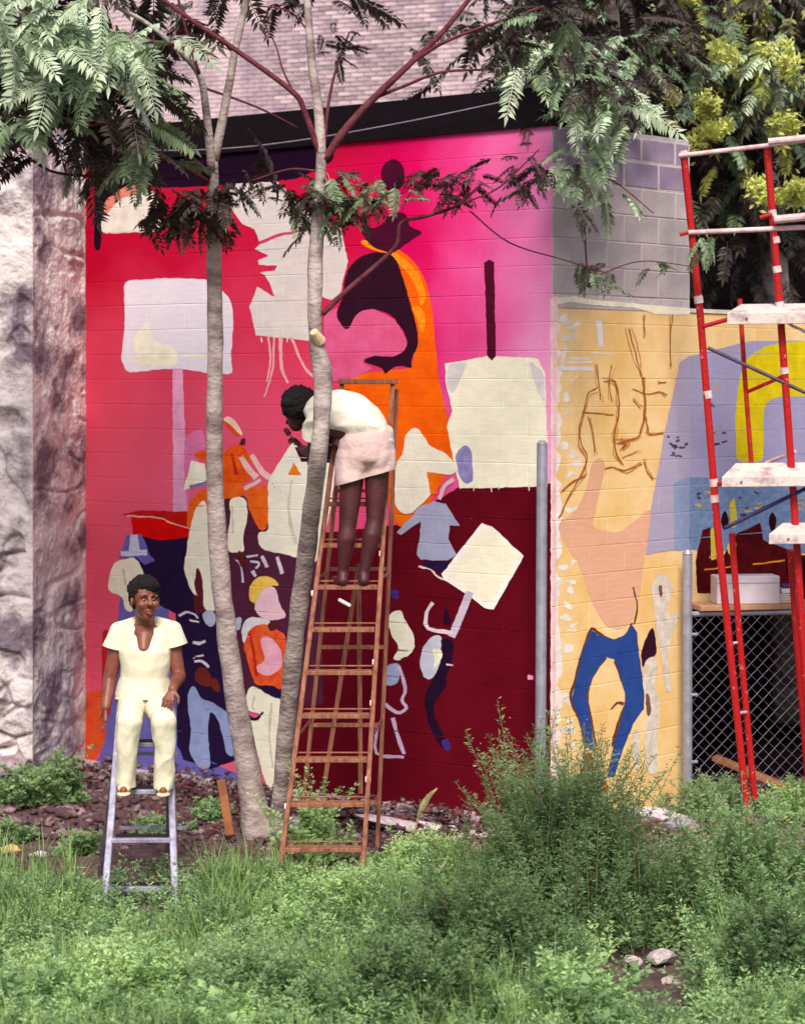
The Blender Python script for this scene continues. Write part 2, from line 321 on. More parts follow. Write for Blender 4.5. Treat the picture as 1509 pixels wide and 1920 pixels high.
# --- worker with the yellow cap
rp('painted_collar', (234, 224, 226), [[(452, 1180), (464, 1156), (506, 1160), (508, 1172), (474, 1184), (458, 1212)]], 1)
rp('painted_face', (242, 196, 208), [[(478, 1122), (505, 1094), (520, 1108), (523, 1130), (541, 1158), (506, 1164), (480, 1152)]], 1, .06)
rp('painted_cap', (246, 198, 88), [[(467, 1124), (469, 1094), (490, 1079), (512, 1082), (527, 1099), (506, 1098), (486, 1112), (480, 1134)]], 1)
rp('painted_shirt', (222, 44, 22), [[(456, 1208), (470, 1176), (500, 1168), (522, 1182), (536, 1188), (537, 1294), (478, 1284), (464, 1236)]], 1, .1, (240, 112, 54), 9)
rp('painted_arm', (242, 174, 194), [[(486, 1198), (504, 1190), (526, 1214), (531, 1252), (504, 1270), (479, 1258), (482, 1248), (500, 1238)]], 1)
rp('painted_trousers', CREAM, [[(460, 1308), (470, 1284), (492, 1294), (528, 1312), (537, 1322), (532, 1400), (521, 1476), (500, 1476), (480, 1400), (464, 1346), (486, 1348), (490, 1338), (461, 1332)]], 1, .04)
rp('painted_dark_area', NAVY, [stroke([(460, 1337), (470, 1346), (482, 1348), (494, 1334)], (8, 4))], 0)
rp('painted_belt', NAVY, [[(482, 1286), (512, 1284), (528, 1296), (528, 1312), (500, 1302)]], 1)
rp('painted_fold', (216, 204, 186), [stroke([(478, 1304), (474, 1325), (478, 1332)], 4), stroke([(510, 1318), (506, 1380), (512, 1440)], (5, 3)), stroke([(398, 1010), (400, 1080)], (3, 6)), stroke([(436, 950), (438, 1000)], 4), stroke([(548, 900), (542, 960), (556, 1020)], (4, 7)), stroke([(578, 890), (580, 940)], 5), stroke([(232, 1066), (236, 1096)], 5)], 0)
rp('painted_fold', (116, 124, 176), [stroke([(366, 1300), (372, 1350), (380, 1420)], (4, 8)), stroke([(412, 1332), (428, 1390)], (3, 6))], 0)
rp('painted_fold', (196, 40, 30), [stroke([(468, 1186), (476, 1220), (482, 1268)], (4, 6)), stroke([(436, 850), (444, 890)], (4, 8))], 0)
rp('painted_skin', (92, 34, 36), [[(362, 1112), (374, 1118), (378, 1142), (366, 1140)], [(446, 1030), (456, 1036), (462, 1060), (450, 1064)], [(456, 820), (462, 822), (460, 836), (448, 834)], [(504, 1166), (516, 1168), (518, 1184), (502, 1182)]], 1)
# --- walker in pale jeans beside the dark figures
rp('painted_jeans', (152, 162, 208), [[(354, 1292), (366, 1284), (376, 1311), (396, 1315), (430, 1338), (441, 1420), (426, 1416), (411, 1350), (395, 1330), (390, 1362), (396, 1442), (373, 1440), (354, 1410), (360, 1370), (352, 1322)]], 1)
rp('painted_face', (112, 40, 34), [[(364, 1258), (380, 1248), (396, 1262), (399, 1290), (368, 1282)], [(398, 1268), (412, 1276), (414, 1300), (396, 1292)]], 1)
rp('painted_trim', (226, 214, 222), [stroke([(336, 1155), (350, 1148), (366, 1152), (372, 1160)], 5), stroke([(356, 1162), (374, 1167)], 4), stroke([(362, 1204), (374, 1206), (386, 1202)], 6), stroke([(362, 1233), (382, 1229)], 3), stroke([(366, 1240), (380, 1240), (392, 1251)], 6)], 0)
rp('painted_shirt', (186, 190, 216), [[(378, 1150), (400, 1140), (408, 1164), (398, 1178), (386, 1170)], [(440, 1160), (454, 1156), (452, 1180), (442, 1184)]], 1)
rd = random.Random(9); dr = []
for x, y in [(870 + rd.random() * 140, 912) for _ in range(4)] + [(rd.uniform(490, 590), 636) for _ in range(2)]: dr.append(stroke([(x, y - 3), (x + rd.uniform(-1, 1), y + rd.uniform(5, 14))], (3, 1.4)))
paint(RW, red, 'paint_drips', pm((238, 224, 214)), dr, 0, True)
paint(RW, red, 'paint_spots', pm((226, 150, 160)), [stroke([(x, y), (x + rd.uniform(2, 5), y + rd.uniform(-2, 2))], rd.uniform(2, 4)) for x, y in [(rd.uniform(860, 1000), rd.uniform(940, 1500)) for _ in range(9)]], 0, True)
# --- right of the ladder
rp('painted_figure', (240, 230, 212), [[(760, 815), (778, 799), (794, 814), (804, 836), (838, 850), (859, 876), (850, 892), (800, 884), (806, 905), (811, 925), (792, 944), (766, 968), (741, 952), (739, 900), (744, 866), (757, 850)]], 1, .05)
rp('painted_patch', (244, 112, 14), [[(801, 884), (822, 890), (819, 926), (808, 926)], [(738, 962), (772, 966), (766, 990), (748, 984)]], 0)
rp('painted_arm', (226, 190, 196), [stroke([(824, 936), (834, 912), (852, 898)], (7, 9))], 0)
rp('painted_tunic', (166, 166, 196), [[(788, 950), (815, 940), (836, 945), (846, 960), (862, 986), (844, 985), (841, 1010), (857, 1040), (840, 1051), (790, 1049), (781, 1040), (788, 1010), (790, 978), (772, 988), (752, 1004), (744, 998), (775, 966)]], 0, .06)
rp('painted_dark_area', NAVY, [[(796, 1052), (842, 1053), (832, 1078), (812, 1066), (794, 1063)]], 0)
rp('painted_trim', (236, 200, 204), [stroke([(786, 1062), (808, 1068), (822, 1082), (846, 1090)], 4)], 0)
rp('painted_placard', WHITE, [[(904, 980), (926, 989), (962, 1024), (983, 1042), (926, 1143), (910, 1141), (880, 1116), (834, 1088), (829, 1076)]], 0, .03)
rp('painted_placard', CREAM, [[(906, 988), (924, 997), (956, 1028), (972, 1044), (921, 1132), (910, 1130), (882, 1106), (842, 1078)]], 0, .03)
rp('painted_handle', (206, 188, 208), [stroke([(882, 1110), (866, 1150), (848, 1194)], (15, 14))], 0)
rp('painted_figure', (196, 196, 214), [[(789, 1222), (804, 1196), (826, 1188), (832, 1210), (836, 1226), (820, 1266), (800, 1278), (787, 1252)]], 1)
rp('painted_figure', (34, 12, 40), [[(822, 1196), (850, 1198), (849, 1240), (836, 1266), (838, 1288), (816, 1312), (812, 1336), (832, 1380), (844, 1406), (826, 1402), (804, 1360), (794, 1310), (802, 1290), (822, 1252), (832, 1222)], [(830, 1168), (838, 1134), (848, 1170)]], 1)
rp('painted_arm', (226, 200, 212), [stroke([(813, 1130), (801, 1150), (804, 1178), (850, 1186)], (6, 8)), stroke([(836, 1246), (850, 1247)], 3)], 0)
rp('painted_patch', (238, 230, 205), [[(808, 1216), (830, 1216), (828, 1236), (812, 1258), (816, 1236)]], 1)
rp('painted_patch', (66, 44, 130), [[(826, 1388), (840, 1384), (848, 1406), (834, 1408)], [(732, 1104), (748, 1106), (748, 1124), (734, 1122)]], 1)
rp('painted_figure', (236, 228, 206), [[(728, 1150), (752, 1142), (757, 1160), (776, 1190), (779, 1216), (760, 1236), (734, 1240), (750, 1214), (730, 1186)]], 1, .05)
rp('painted_jeans', (160, 166, 200), [[(722, 1246), (752, 1242), (748, 1282), (722, 1288)]], 1)
rp('painted_leg', (206, 176, 206), [stroke([(748, 1250), (760, 1290), (754, 1312), (762, 1328), (744, 1336), (722, 1320)], 7), stroke([(736, 1346), (746, 1380), (757, 1414)], 8), stroke([(757, 1420), (706, 1412), (708, 1362)], 6)], 0)
rp('painted_edge', (236, 190, 200), [[(1030, 560), (1045, 556), (1042, 900), (1040, 1550), (1031, 1560), (1034, 1100)]], 0)

# --- ochre wall, two heights; the upper right corner of it is bare grey block
LU = YW.uv(1292, 700)[0]
def ochre_mat(): return mat('ochre_wall_paint', (242, 208, 154), .8, .1, 2.2, .15, 80, rgb2=(230, 184, 114), spec=.2)
VO = 3.70                                              # top of the paint
yel = wall_body('ochre_mural_wall', YW, 0, LU, -.15, VO, ochre_mat())
UR = YW.uv(1640, 700)[0]
yel2 = wall_body('ochre_mural_wall', YW, LU, UR, 1.5, VO, ochre_mat())
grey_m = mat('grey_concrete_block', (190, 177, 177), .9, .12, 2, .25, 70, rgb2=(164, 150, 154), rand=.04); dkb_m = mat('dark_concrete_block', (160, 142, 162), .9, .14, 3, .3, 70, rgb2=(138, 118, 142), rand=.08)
mort_m = mat('pale_mortar', (196, 182, 182), .95, .1, 20, .3, 90)
gw = wall_body('bare_block_wall', YW, 0, LU, VO + .004, WTOP, mort_m, .19)
bme = {}
def block_mesh(wd, ht, bm_=None):
    k = (round(wd, 3), round(ht, 3), bm_ is not None)
    if k not in bme:
        bm = bmesh.new(); box(bm, (0, 0, 0), (wd, ht, .04), None, .006); me = bpy.data.meshes.new('block'); bm.to_mesh(me); bm.free()
        me.materials.append(bm_ or grey_m); bme[k] = me
    return bme[k]
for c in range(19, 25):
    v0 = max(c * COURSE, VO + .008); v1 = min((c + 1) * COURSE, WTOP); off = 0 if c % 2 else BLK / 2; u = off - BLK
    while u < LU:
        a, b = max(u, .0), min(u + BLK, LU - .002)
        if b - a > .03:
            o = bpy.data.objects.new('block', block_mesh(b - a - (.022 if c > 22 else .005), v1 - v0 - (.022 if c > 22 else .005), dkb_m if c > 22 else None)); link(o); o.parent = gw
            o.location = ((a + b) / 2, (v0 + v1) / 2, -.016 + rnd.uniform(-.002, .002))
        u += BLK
def yp(name, c, polys, it=1, var=.09, c2=None, scale=7, part=None): return paint(YW, part or yel, name, pm(c, var, c2, scale), polys, it, name in ('paint_drips', 'sketched_lines', 'paint_dabs'))
rr = random.Random(3)
edge = [(1033, 560)]
for y in range(570, 1560, 13): edge.append((1046 + rr.uniform(-6, 9), y))
edge += [(1040, 1562), (1031, 1566)]
yp('painted_edge', (240, 226, 214), [edge], 0)
spl = [[(x + rr.uniform(-9, 9), y + rr.uniform(-7, 7)) for x, y in ((X - 8, Y_), (X, Y_ - 6), (X + 9, Y_ - 2), (X + 7, Y_ + 6), (X - 3, Y_ + 7))] for X, Y_ in [(1056 + abs(rr.gauss(0, 14)), rr.uniform(580, 1400)) for _ in range(34)]]
yp('paint_drips', (238, 226, 216), spl, 1)
yp('paint_drips', (232, 220, 222), [stroke([(1036, 602), (1060, 602), (1078, 606)], 5), stroke([(1066, 672), (1104, 673)], 4), stroke([(1062, 680), (1108, 679)], 5), stroke([(1036, 690), (1110, 692)], 7), stroke([(1106, 662), (1150, 664)], 3), stroke([(1122, 600), (1126, 650)], (12, 8)), stroke([(1060, 650), (1052, 690)], (8, 6))], 0)
yp('painted_figure', (230, 172, 146), [[(1108, 868), (1122, 856), (1136, 868), (1128, 905), (1108, 990), (1160, 1000), (1222, 950), (1214, 1004), (1198, 1120), (1184, 1166), (1160, 1182), (1132, 1172), (1110, 1130), (1086, 1060), (1052, 1010), (1044, 980), (1076, 962), (1098, 920)]], 1, .06, (222, 168, 134), 3)
BR = (140, 76, 34); z7 = lambda L: [(1000 + x / 4.363, 560 + y / 4.363) for x, y in L]
lines = [([(520, 730), (440, 790), (400, 960), (365, 1060), (380, 1200), (440, 1310), (400, 1440), (300, 1590), (205, 1790)], 4), ([(570, 680), (660, 690), (690, 860), (688, 960), (660, 1080), (665, 1260), (720, 1350)], 4.5), ([(890, 640), (908, 760), (915, 900), (880, 1060), (840, 1140), (680, 1180)], 6), ([(820, 740), (930, 780), (1020, 760), (1090, 790)], 3), ([(400, 935), (520, 940), (640, 955)], 4), ([(905, 950), (930, 1040), (950, 1110), (1060, 1105)], 5), ([(590, 1390), (650, 1375), (740, 1410), (880, 1355)], 5), ([(815, 830), (870, 890)], 3), ([(780, 250), (830, 460), (880, 640)], 4), ([(1135, 120), (1110, 330), (1120, 560)], 3.5), ([(230, 1580), (330, 1500), (425, 1450)], 6), ([(450, 960), (480, 1080), (500, 1260)], 3), ([(900, 130), (890, 320)], 3), ([(700, 1180), (760, 1200), (720, 1230)], 7), ([(720, 1310), (860, 1240)], 2.5), ([(900, 1320), (930, 1430), (980, 1490)], 3), ([(1010, 690), (1050, 678), (1090, 682)], 4), ([(500, 540), (530, 700), (560, 830)], 2.5), ([(640, 560), (610, 700), (640, 840)], 2.5)]
rr = random.Random(8); jit = lambda l, a: [(x + rr.gauss(0, a), y + rr.gauss(0, a)) for x, y in l]
yp('sketched_lines', (186, 118, 66), [stroke(z7(jit(l, 13)), w_ * .5) for l, w_ in lines for _ in range(2)], 0, .2, (204, 146, 88), 20)
yp('sketched_lines', BR, [stroke(z7(jit(l, 5)), w_ * .62) for l, w_ in lines], 0, .2, (176, 104, 48), 20)
yp('sketched_lines', (110, 62, 40), [stroke([(1109, 1176), (1094, 1215), (1076, 1280), (1069, 1310), (1086, 1350), (1098, 1404)], 6), stroke([(1136, 1232), (1116, 1258), (1100, 1300), (1108, 1350), (1116, 1400)], 5), stroke([(1152, 1240), (1164, 1270), (1174, 1312), (1160, 1350), (1148, 1400)], 6), stroke([(1110, 1178), (1125, 1190), (1150, 1200), (1172, 1192), (1184, 1168)], 5), stroke([(1144, 1330), (1156, 1318), (1168, 1320)], (2, 6)), stroke([(1186, 1100), (1194, 1140), (1188, 1170)], 4)], 0)
yp('painted_jeans', (46, 76, 148), [[(1108, 1181), (1120, 1191), (1150, 1199), (1170, 1191), (1184, 1171), (1193, 1186), (1198, 1232), (1207, 1292), (1206, 1328), (1186, 1357), (1166, 1407), (1151, 1457), (1137, 1455), (1150, 1396), (1165, 1342), (1173, 1310), (1161, 1262), (1150, 1236), (1135, 1231), (1114, 1261), (1098, 1301), (1106, 1350), (1113, 1407), (1098, 1401), (1085, 1347), (1071, 1311), (1078, 1280), (1090, 1226)]], 0, .1, (38, 62, 128), 6)
yp('painted_socks', (120, 150, 170), [stroke([(1144, 1416), (1162, 1412)], 3), stroke([(1142, 1428), (1158, 1424)], 3), stroke([(1100, 1396), (1113, 1393)], 3)], 0)
yp('painted_shoe', (160, 84, 22), [[(1092, 1420), (1102, 1408), (1114, 1424), (1108, 1444), (1098, 1440)], [(1126, 1470), (1138, 1462), (1140, 1492), (1130, 1488)]], 1)
yp('painted_dark_area', (52, 16, 36), [[(1200, 1226), (1212, 1190), (1224, 1172), (1232, 1226), (1218, 1236), (1204, 1256)]], 1)
yp('painted_child', (232, 220, 204), [[(1220, 1092), (1236, 1071), (1253, 1084), (1264, 1104), (1250, 1130), (1254, 1160), (1272, 1142), (1274, 1152), (1258, 1190), (1250, 1236), (1258, 1286), (1256, 1300), (1247, 1296), (1240, 1242), (1230, 1190), (1224, 1140)], [(1208, 1238), (1224, 1228), (1234, 1250), (1224, 1282), (1238, 1318), (1230, 1380), (1232, 1452), (1214, 1452), (1206, 1392), (1214, 1334), (1204, 1282)], [(1184, 1370), (1198, 1366), (1198, 1440), (1188, 1444)]], 1, .1, (196, 178, 168), 14)
yp('painted_dark_area', (120, 84, 80), [[(1232, 1098), (1240, 1096), (1242, 1116), (1236, 1122)], [(1208, 1300), (1216, 1300), (1220, 1340), (1212, 1344)]], 1)
pb = [(1273, 679), (1245, 810), (1220, 950), (1210, 1040), (1262, 1031), (1292, 1031), (1292, 668)]
yp('painted_sky', (168, 158, 190), [pb], 0, .07, (178, 164, 184), 4)
yp('painted_sky', (168, 158, 190), [[(1292, 668), (1400, 640), (1600, 636), (1600, 1040), (1292, 1031)]], 0, .07, (158, 152, 190), 4, part=yel2)
yp('painted_sea', (128, 150, 184), [[(1262, 905), (1292, 895), (1292, 1031), (1262, 1031)]], 0, .16, (150, 158, 190), 20)
yp('painted_sea', (128, 150, 184), [[(1292, 895), (1600, 900), (1600, 1040), (1292, 1031)]], 0, .16, (96, 116, 160), 20, part=yel2)
yp('painted_letter', (224, 198, 22), [[(1380, 866), (1377, 790), (1384, 712), (1402, 668), (1440, 646), (1509, 638), (1600, 640), (1600, 742), (1450, 744), (1431, 762), (1430, 866)]], 1, .08, part=yel2)
yp('painted_boat', (94, 12, 16), [[(1306, 1112), (1303, 1050), (1316, 994), (1331, 988), (1332, 1050), (1352, 1046), (1378, 1002), (1424, 980), (1430, 1012), (1500, 1040), (1600, 1056), (1600, 1118)]], 0, .25, (58, 6, 12), 8, part=yel2)
rr = random.Random(5); dabs = []
for _ in range(46):
    x, y = rr.choice([(1262, 840), (1280, 830), (1330, 800), (1345, 815), (1320, 930), (1300, 950), (1400, 940), (1440, 930), (1480, 940), (1320, 760), (1420, 960)]); x += rr.gauss(0, 12); y += rr.gauss(0, 16)
    if x > 1296: dabs.append(stroke([(x, y), (x + rr.uniform(4, 14), y + rr.uniform(-5, 5))], rr.uniform(2, 5)))
yp('paint_dabs', (74, 52, 84), dabs[::2], 0, .2, part=yel2); yp('paint_dabs', (196, 176, 70), dabs[1::2], 0, .2, part=yel2)
dabs = [stroke([(x, y), (x + rr.uniform(4, 13), y + rr.uniform(-5, 5))], rr.uniform(2, 5)) for x, y in [(1262 + rr.gauss(0, 9), 842 + rr.gauss(0, 16)) for _ in range(16)]]
yp('paint_dabs', (92, 72, 96), dabs, 0, .2)
yp('painted_figure', (208, 188, 60), [[(1366, 942), (1376, 930), (1382, 985), (1368, 992)], [(1330, 990), (1346, 985), (1348, 1040), (1334, 1046)], [(1360, 1020), (1378, 1012), (1380, 1036), (1364, 1042)]], 1, part=yel2)
yp('painted_figure', (40, 10, 18), [[(1350, 970), (1358, 955), (1366, 972), (1362, 992), (1354, 994)], [(1440, 968), (1448, 958), (1456, 975), (1450, 998), (1442, 994)]], 1, part=yel2)
yp('painted_trim', (240, 150, 40), [stroke([(1320, 1068), (1372, 1062)], 3), stroke([(1410, 1058), (1470, 1051)], 3), stroke([(1328, 1045), (1350, 1043)], 3)], 0, part=yel2)
yp('painted_line', (244, 234, 212), [[(1034, 560), (1075, 555), (1112, 562), (1160, 566), (1230, 573), (1292, 578), (1292, 590), (1236, 590), (1190, 577), (1110, 572), (1070, 566), (1034, 572)]], 0)
# coping, roof edge and opening under the lower wall
tar_m = mat('black_roof_tar', (16, 6, 13), .8, .2, 8, .3, 40, spec=.15)
bm = bmesh.new()
for i in range(22):
    u0 = .25 + i * .195; hh = .06 + .03 * mnoise.noise((i * 1.7, 0, 0)); bar(bm, RW.at(u0, hh / 2 - .02, .02), RW.at(u0 + .19, hh / 2 - .02 + .008 * mnoise.noise((i, 5, 0)), .02), .07 + .03 * mnoise.noise((i, 2, 0)), hh + .06, Vector((0, 0, 1)), .012)
obj('footing', bm, mat('pale_footing', (212, 196, 200), .95, .2, 4, .5, 25, rgb2=(160, 134, 142)), bld)['kind'] = 'stuff'
bm = bmesh.new(); a = RW.at(-.02, WTOP, -.1); b = RW.at(4.56, WTOP, -.1)
bar(bm, a + Vector((0, 0, .14)), b + Vector((0, 0, .13)), .25, .28, Vector((0, 0, 1)))
obj('roof_edge', bm, tar_m, bld)
bm = bmesh.new(); a = YW.at(.14, WTOP + .012, -.11); b = YW.at(LU, WTOP + .012, -.11); bar(bm, a, b, .2, .03, Vector((0, 0, 1)))
obj('coping', bm, grey_m, bld)
bm = bmesh.new(); bar(bm, YW.at(LU, VO + .02, -.1), YW.at(UR, VO + .02, -.1), .22, .03, Vector((0, 0, 1))); obj('coping', bm, mat('whitewashed_coping', (222, 208, 196), .85, .15, 10, .2), bld)
dark_m = mat('recess_shade_dark', (20, 8, 14), .95, .2, 6, .3, 30, spec=.1)  # shade of the opening put into a near-black colour
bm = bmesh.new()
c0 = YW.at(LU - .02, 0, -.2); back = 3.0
box(bm, (4.3, 20.2, .75), (6, .2, 1.8)); box(bm, c0 + Vector((-.2, 2.0, .65)), (.2, 4.2, 1.7)); box(bm, (4.6, 18.6, 1.72), (5.6, 3.2, .1)); box(bm, (4.3, 18.9, -.03), (5.2, 3.0, .12)); box(bm, (3.9, 18.6, .8), (.2, 3.4, 1.8))  # dark floor slab and right side added to keep the recess black
obj('shaded_recess', bm, dark_m, bld)
# power cable along the roof edge
bm = bmesh.new(); tube(bm, spline([RW.at(4.3, WTOP + .09, .1), RW.at(3.1, WTOP + .02, .1), RW.at(2.2, WTOP + .03, .1), RW.at(1.2, WTOP + .10, .1), RW.at(.2, WTOP + .20, .1)], 6), .005, 5)
tag(obj('cable', bm, mat('pale_cable', (150, 132, 152), .6)), 'thin pale cable strung along the black roof edge above the red mural', 'cable')

# ------------------------------------------------------------------ brick building behind
bb = thing('brick_building', 'tall pale brick building rising behind the black roof edge', 'building', (0, 32, 0))
BA = R(22); bd = Vector((math.cos(BA), -math.sin(BA), 0)); bn = Vector((-math.sin(BA), -math.cos(BA), 0)); bo = P(600, 720, 32)
bo.z = 0
m_b = mat('pale_brick', (216, 192, 194), .9, .2, 1.2, .3, 60, rgb2=(150, 126, 142), rand=.36); m_mo = mat('old_mortar', (226, 204, 214), .95, .2, 8, .2)
bm = bmesh.new(); Mb = Matrix(((bd.x, 0, -bn.x), (bd.y, 0, -bn.y), (0, 1, 0)))
box(bm, bo - bn * .2 + Vector((0, 0, 5.5)) , (13, 11, .4), Mb); obj('wall', bm, m_mo, bb)
bm = bmesh.new(); box(bm, (0, 0, 0), (.2, .056, .03), None, .004); bme_ = bpy.data.meshes.new('brick'); bm.to_mesh(bme_); bm.free(); bme_.materials.append(m_b)
cand = []; row = 0; z = 6.2
while z < 9.3:
    u = -5.0 + (.106 if row % 2 else 0)
    while u < 5.2:
        cand.append((u, z)); u += .212
    z += .068; row += 1
def bproj(u, z):
    p = bo + bd * u; return HX + F * p.x / p.y, HY - (z - ZE) * F / p.y
vis = [c for c in cand if 280 < bproj(*c)[0] < 960 and -5 < bproj(*c)[1] < 200]
rb = random.Random(2); rb.shuffle(vis); vis.sort(key=lambda c: abs(bproj(*c)[0] - 690) // 60)
single = vis[:300]; ss = set(single)
rest = bmesh.new()
for u, z in cand:
    p = bo + bd * u + Vector((0, 0, z)) + bn * (.004 + rb.uniform(0, .012))
    if (u, z) in ss:
        o = bpy.data.objects.new('brick', bme_); link(o); o.matrix_world = Matrix.Translation(p) @ Mb.to_4x4(); o.parent = bb
        o.matrix_parent_inverse = Matrix.Translation((0, -32, 0))
    else: box(rest, p, (.2, .056, .03), Mb)
tag(obj('brick', rest, m_b, bb), kind='stuff')
# added near-black backdrop: shade between the right-hand trees put into its colour
db = thing('dark_backdrop', 'added dark backdrop standing for the shade behind the trees at upper right', 'building', (5, 24, 0))
bm = bmesh.new(); box(bm, (6.58, 24, 5), (10.4, .4, 10)); obj('wall', bm, mat('backdrop_shade', (18, 6, 12), .95, .3, 4, .3, 30, spec=.1), db)

# ------------------------------------------------------------------ ground
g_m = mat('dirt', (112, 86, 84), .95, .2, 5, .8, 25, rgb2=(66, 44, 48))
n = 90; xs = np.linspace(-9, 9, n); ys = np.linspace(6, 24, n); V = []
for y in ys:
    for x in xs:
        h = .05 * mnoise.noise((x * .9, y * .9, 0)) + .02 * mnoise.noise((x * 3, y * 3, 4)) - .02
        V.append((x, y, h))
Fq = [(j * n + i, j * n + i + 1, (j + 1) * n + i + 1, (j + 1) * n + i) for j in range(n - 1) for i in range(n - 1)]
tag(obj('ground', npmesh('ground', V, Fq), g_m, smooth=True), 'bare dirt and rubble ground of the empty lot', kind='structure')
V = [(-150, -150, -.12), (150, -150, -.12), (150, 250, -.12), (-150, 250, -.12)]
tag(obj('ground', npmesh('ground_far', V, [(0, 1, 2, 3)]), g_m), 'earth of the empty lot beyond the rubble', kind='structure')
def gh(x, y): return .05 * mnoise.noise((x * .9, y * .9, 0)) + .02 * mnoise.noise((x * 3, y * 3, 4)) - .02

# ------------------------------------------------------------------ rough wall at the left
sw = thing('rough_wall', 'rough crumbling plastered stone wall at the end of the red mural', 'wall', (-3, 17, 0))
st_m = mat('rough_plaster', (222, 208, 208), .95, .2, 2.6, .9, 30, rgb2=(130, 112, 124), thr=(.40, .54))
st2_m = mat('grey_cement', (212, 206, 218), .95, .2, 3.2, .9, 35, rgb2=(150, 138, 158), thr=(.38, .58))
def rough_face(name, a, b, z0, z1, m, amp, cell, nx, nz, inward):
    a, b = Vector(a), Vector(b); d = (b - a); nrm = Vector((d.y, -d.x, 0)).normalized(); V = []
    for j in range(nz + 1):
        for i in range(nx + 1):
            u, z = i / nx, z0 + (z1 - z0) * j / nz; p = a + d * u; q = Vector((d.length * u, z, 3.3 * len(name)))
            h = amp * mnoise.fractal(q * cell, .9, 2.1, 5) ; c = mnoise.noise(q * cell * 1.9 + Vector((7, 3, 1)))
            h += -amp * 2.2 * min(.3, max(0, c - .27) * 3) - amp * 1.3 * max(0, 1 - abs(mnoise.noise(Vector((q.x * 1.2, q.y * 3.4, 2.2)))) * 16) * (mnoise.noise(q * .9) > .12)
            low = min(1, max(0, (1.05 + .4 * mnoise.noise((d.length * u * 1.5, 0, 9)) - z) / .25))
            if low > 0:
                vd = mnoise.voronoi(Vector((d.length * u * 3.1, z * 5.2, 1.7)) + mnoise.noise_vector(q * 2) * .3)[0]
                h = h * (1 - low * .5) + low * ((min(.16, vd[1] - vd[0]) * .62 - .09) * (1 if not inward else .18) + .035 * mnoise.noise(q * 4.5))
            w_ = min(1, u * 12, (1 - u) * 12) if inward else min(1, (1 - u) * 30 + .2)
            V.append((p.x + nrm.x * h * w_, p.y + nrm.y * h * w_, z))
    Fq = [(j * (nx + 1) + i, j * (nx + 1) + i + 1, (j + 1) * (nx + 1) + i + 1, (j + 1) * (nx + 1) + i) for j in range(nz) for i in range(nx)]
    return obj(name, npmesh(name, V, Fq), m, sw, True)
PC = P(62, 720, 16.7); PC.z = 0; PE = RW.at(4.48, 0, -.02); PL = PC + Vector((-3.2, .35, 0))
rough_face('plaster_face', PL, PC, -.1, 6.0, st_m, .055, 2.6, 300, 420, False)
rough_face('cement_return', PC, PE, -.1, 6.0, st_m, .025, 3.4, 90, 420, True)
bm = bmesh.new(); mid = (PL + PC) / 2; box(bm, (mid.x - .2, mid.y + .65, 2.95), (3.0, .9, 5.9)); obj('core', bm, st2_m, sw)
def rock_mesh(seed, sub=2, flat=.6):
    bm = bmesh.new(); bmesh.ops.create_icosphere(bm, subdivisions=sub, radius=1)
    for v in bm.verts:
        p = v.co.copy(); v.co *= 1 + .55 * mnoise.noise(p * 1.3 + Vector((seed * 3.1, 0, 0))) + .22 * mnoise.noise(p * 3 + Vector((0, seed, 0))); v.co.z *= flat
    me = bpy.data.meshes.new('rock'); bm.to_mesh(me); bm.free(); return me
rocks = [rock_mesh(i) for i in range(7)]
rk_m = mat('pale_stone', (196, 176, 178), .95, .2, 3, .5, 20, rgb2=(150, 124, 134), rand=.2)
for r_ in rocks: r_.materials.append(rk_m)
rs = random.Random(11)
for (px, py, s) in [(24, 1425, .19), (66, 1452, .15), (100, 1468, .1), (8, 1480, .17), (48, 1496, .12)]:
    o = bpy.data.objects.new('stone', rocks[rs.randrange(7)]); link(o); q = P(px, py, 16.75 + max(0, (px - 60)) * .008)
    o.location = q; o.scale = (s * 1.25, s * .8, s * .62); o.rotation_euler = (rs.uniform(-.3, .3), rs.uniform(-.3, .3), rs.uniform(0, 6)); relink(o, sw)
# rubble
bm = bmesh.new(); bmesh.ops.create_icosphere(bm, subdivisions=1, radius=1); ICV = np.array([tuple(v.co) for v in bm.verts]); ICF = np.array([[v.index for v in f.verts] for f in bm.faces]); bm.free()
rub, red_b = [], []
def add_rock(lst, loc, s, rs):
    M = Matrix.Rotation(rs.uniform(0, 6), 3, 'Z') @ Matrix.Rotation(rs.uniform(-.5, .5), 3, 'X') @ Matrix.Diagonal((s * rs.uniform(.7, 1.6), s * rs.uniform(.6, 1), s * rs.uniform(.35, .7)))
    lst.append((ICV * np.array([[1 + rs.uniform(-.38, .38)] for _ in ICV])) @ np.array(M).T + np.array(loc))
def rock_pile(lst): return npmesh('rubble', np.concatenate(lst), np.concatenate([ICF + len(ICV) * i for i in range(len(lst))]))
for i in range(4200):
    u = rs.uniform(-.2, 4.5); d = abs(rs.gauss(0, .8)); p = RW.at(u, 0, .05 + d); s = rs.choice([.010, .012, .014, .016, .02, .026, .038]) * rs.uniform(.6, 1.3)
    add_rock(red_b if rs.random() < .22 else rub, (p.x, p.y, gh(p.x, p.y) + s * .25 + max(0, .16 - d * .25) * rs.random()), s, rs)
for i in range(260):
    u = rs.uniform(.3, 2.0); d = abs(rs.gauss(0, .5)); p = YW.at(u, 0, .05 + d); s = rs.uniform(.02, .06)
    add_rock(red_b if rs.random() < .22 else rub, (p.x, p.y, gh(p.x, p.y) + s * .25), s, rs)
for i in range(300):
    x, y = rs.uniform(-3.2, -2.0), rs.uniform(15.0, 17.0); add_rock(rub, (x, y, gh(x, y) + .02), rs.uniform(.02, .07), rs)
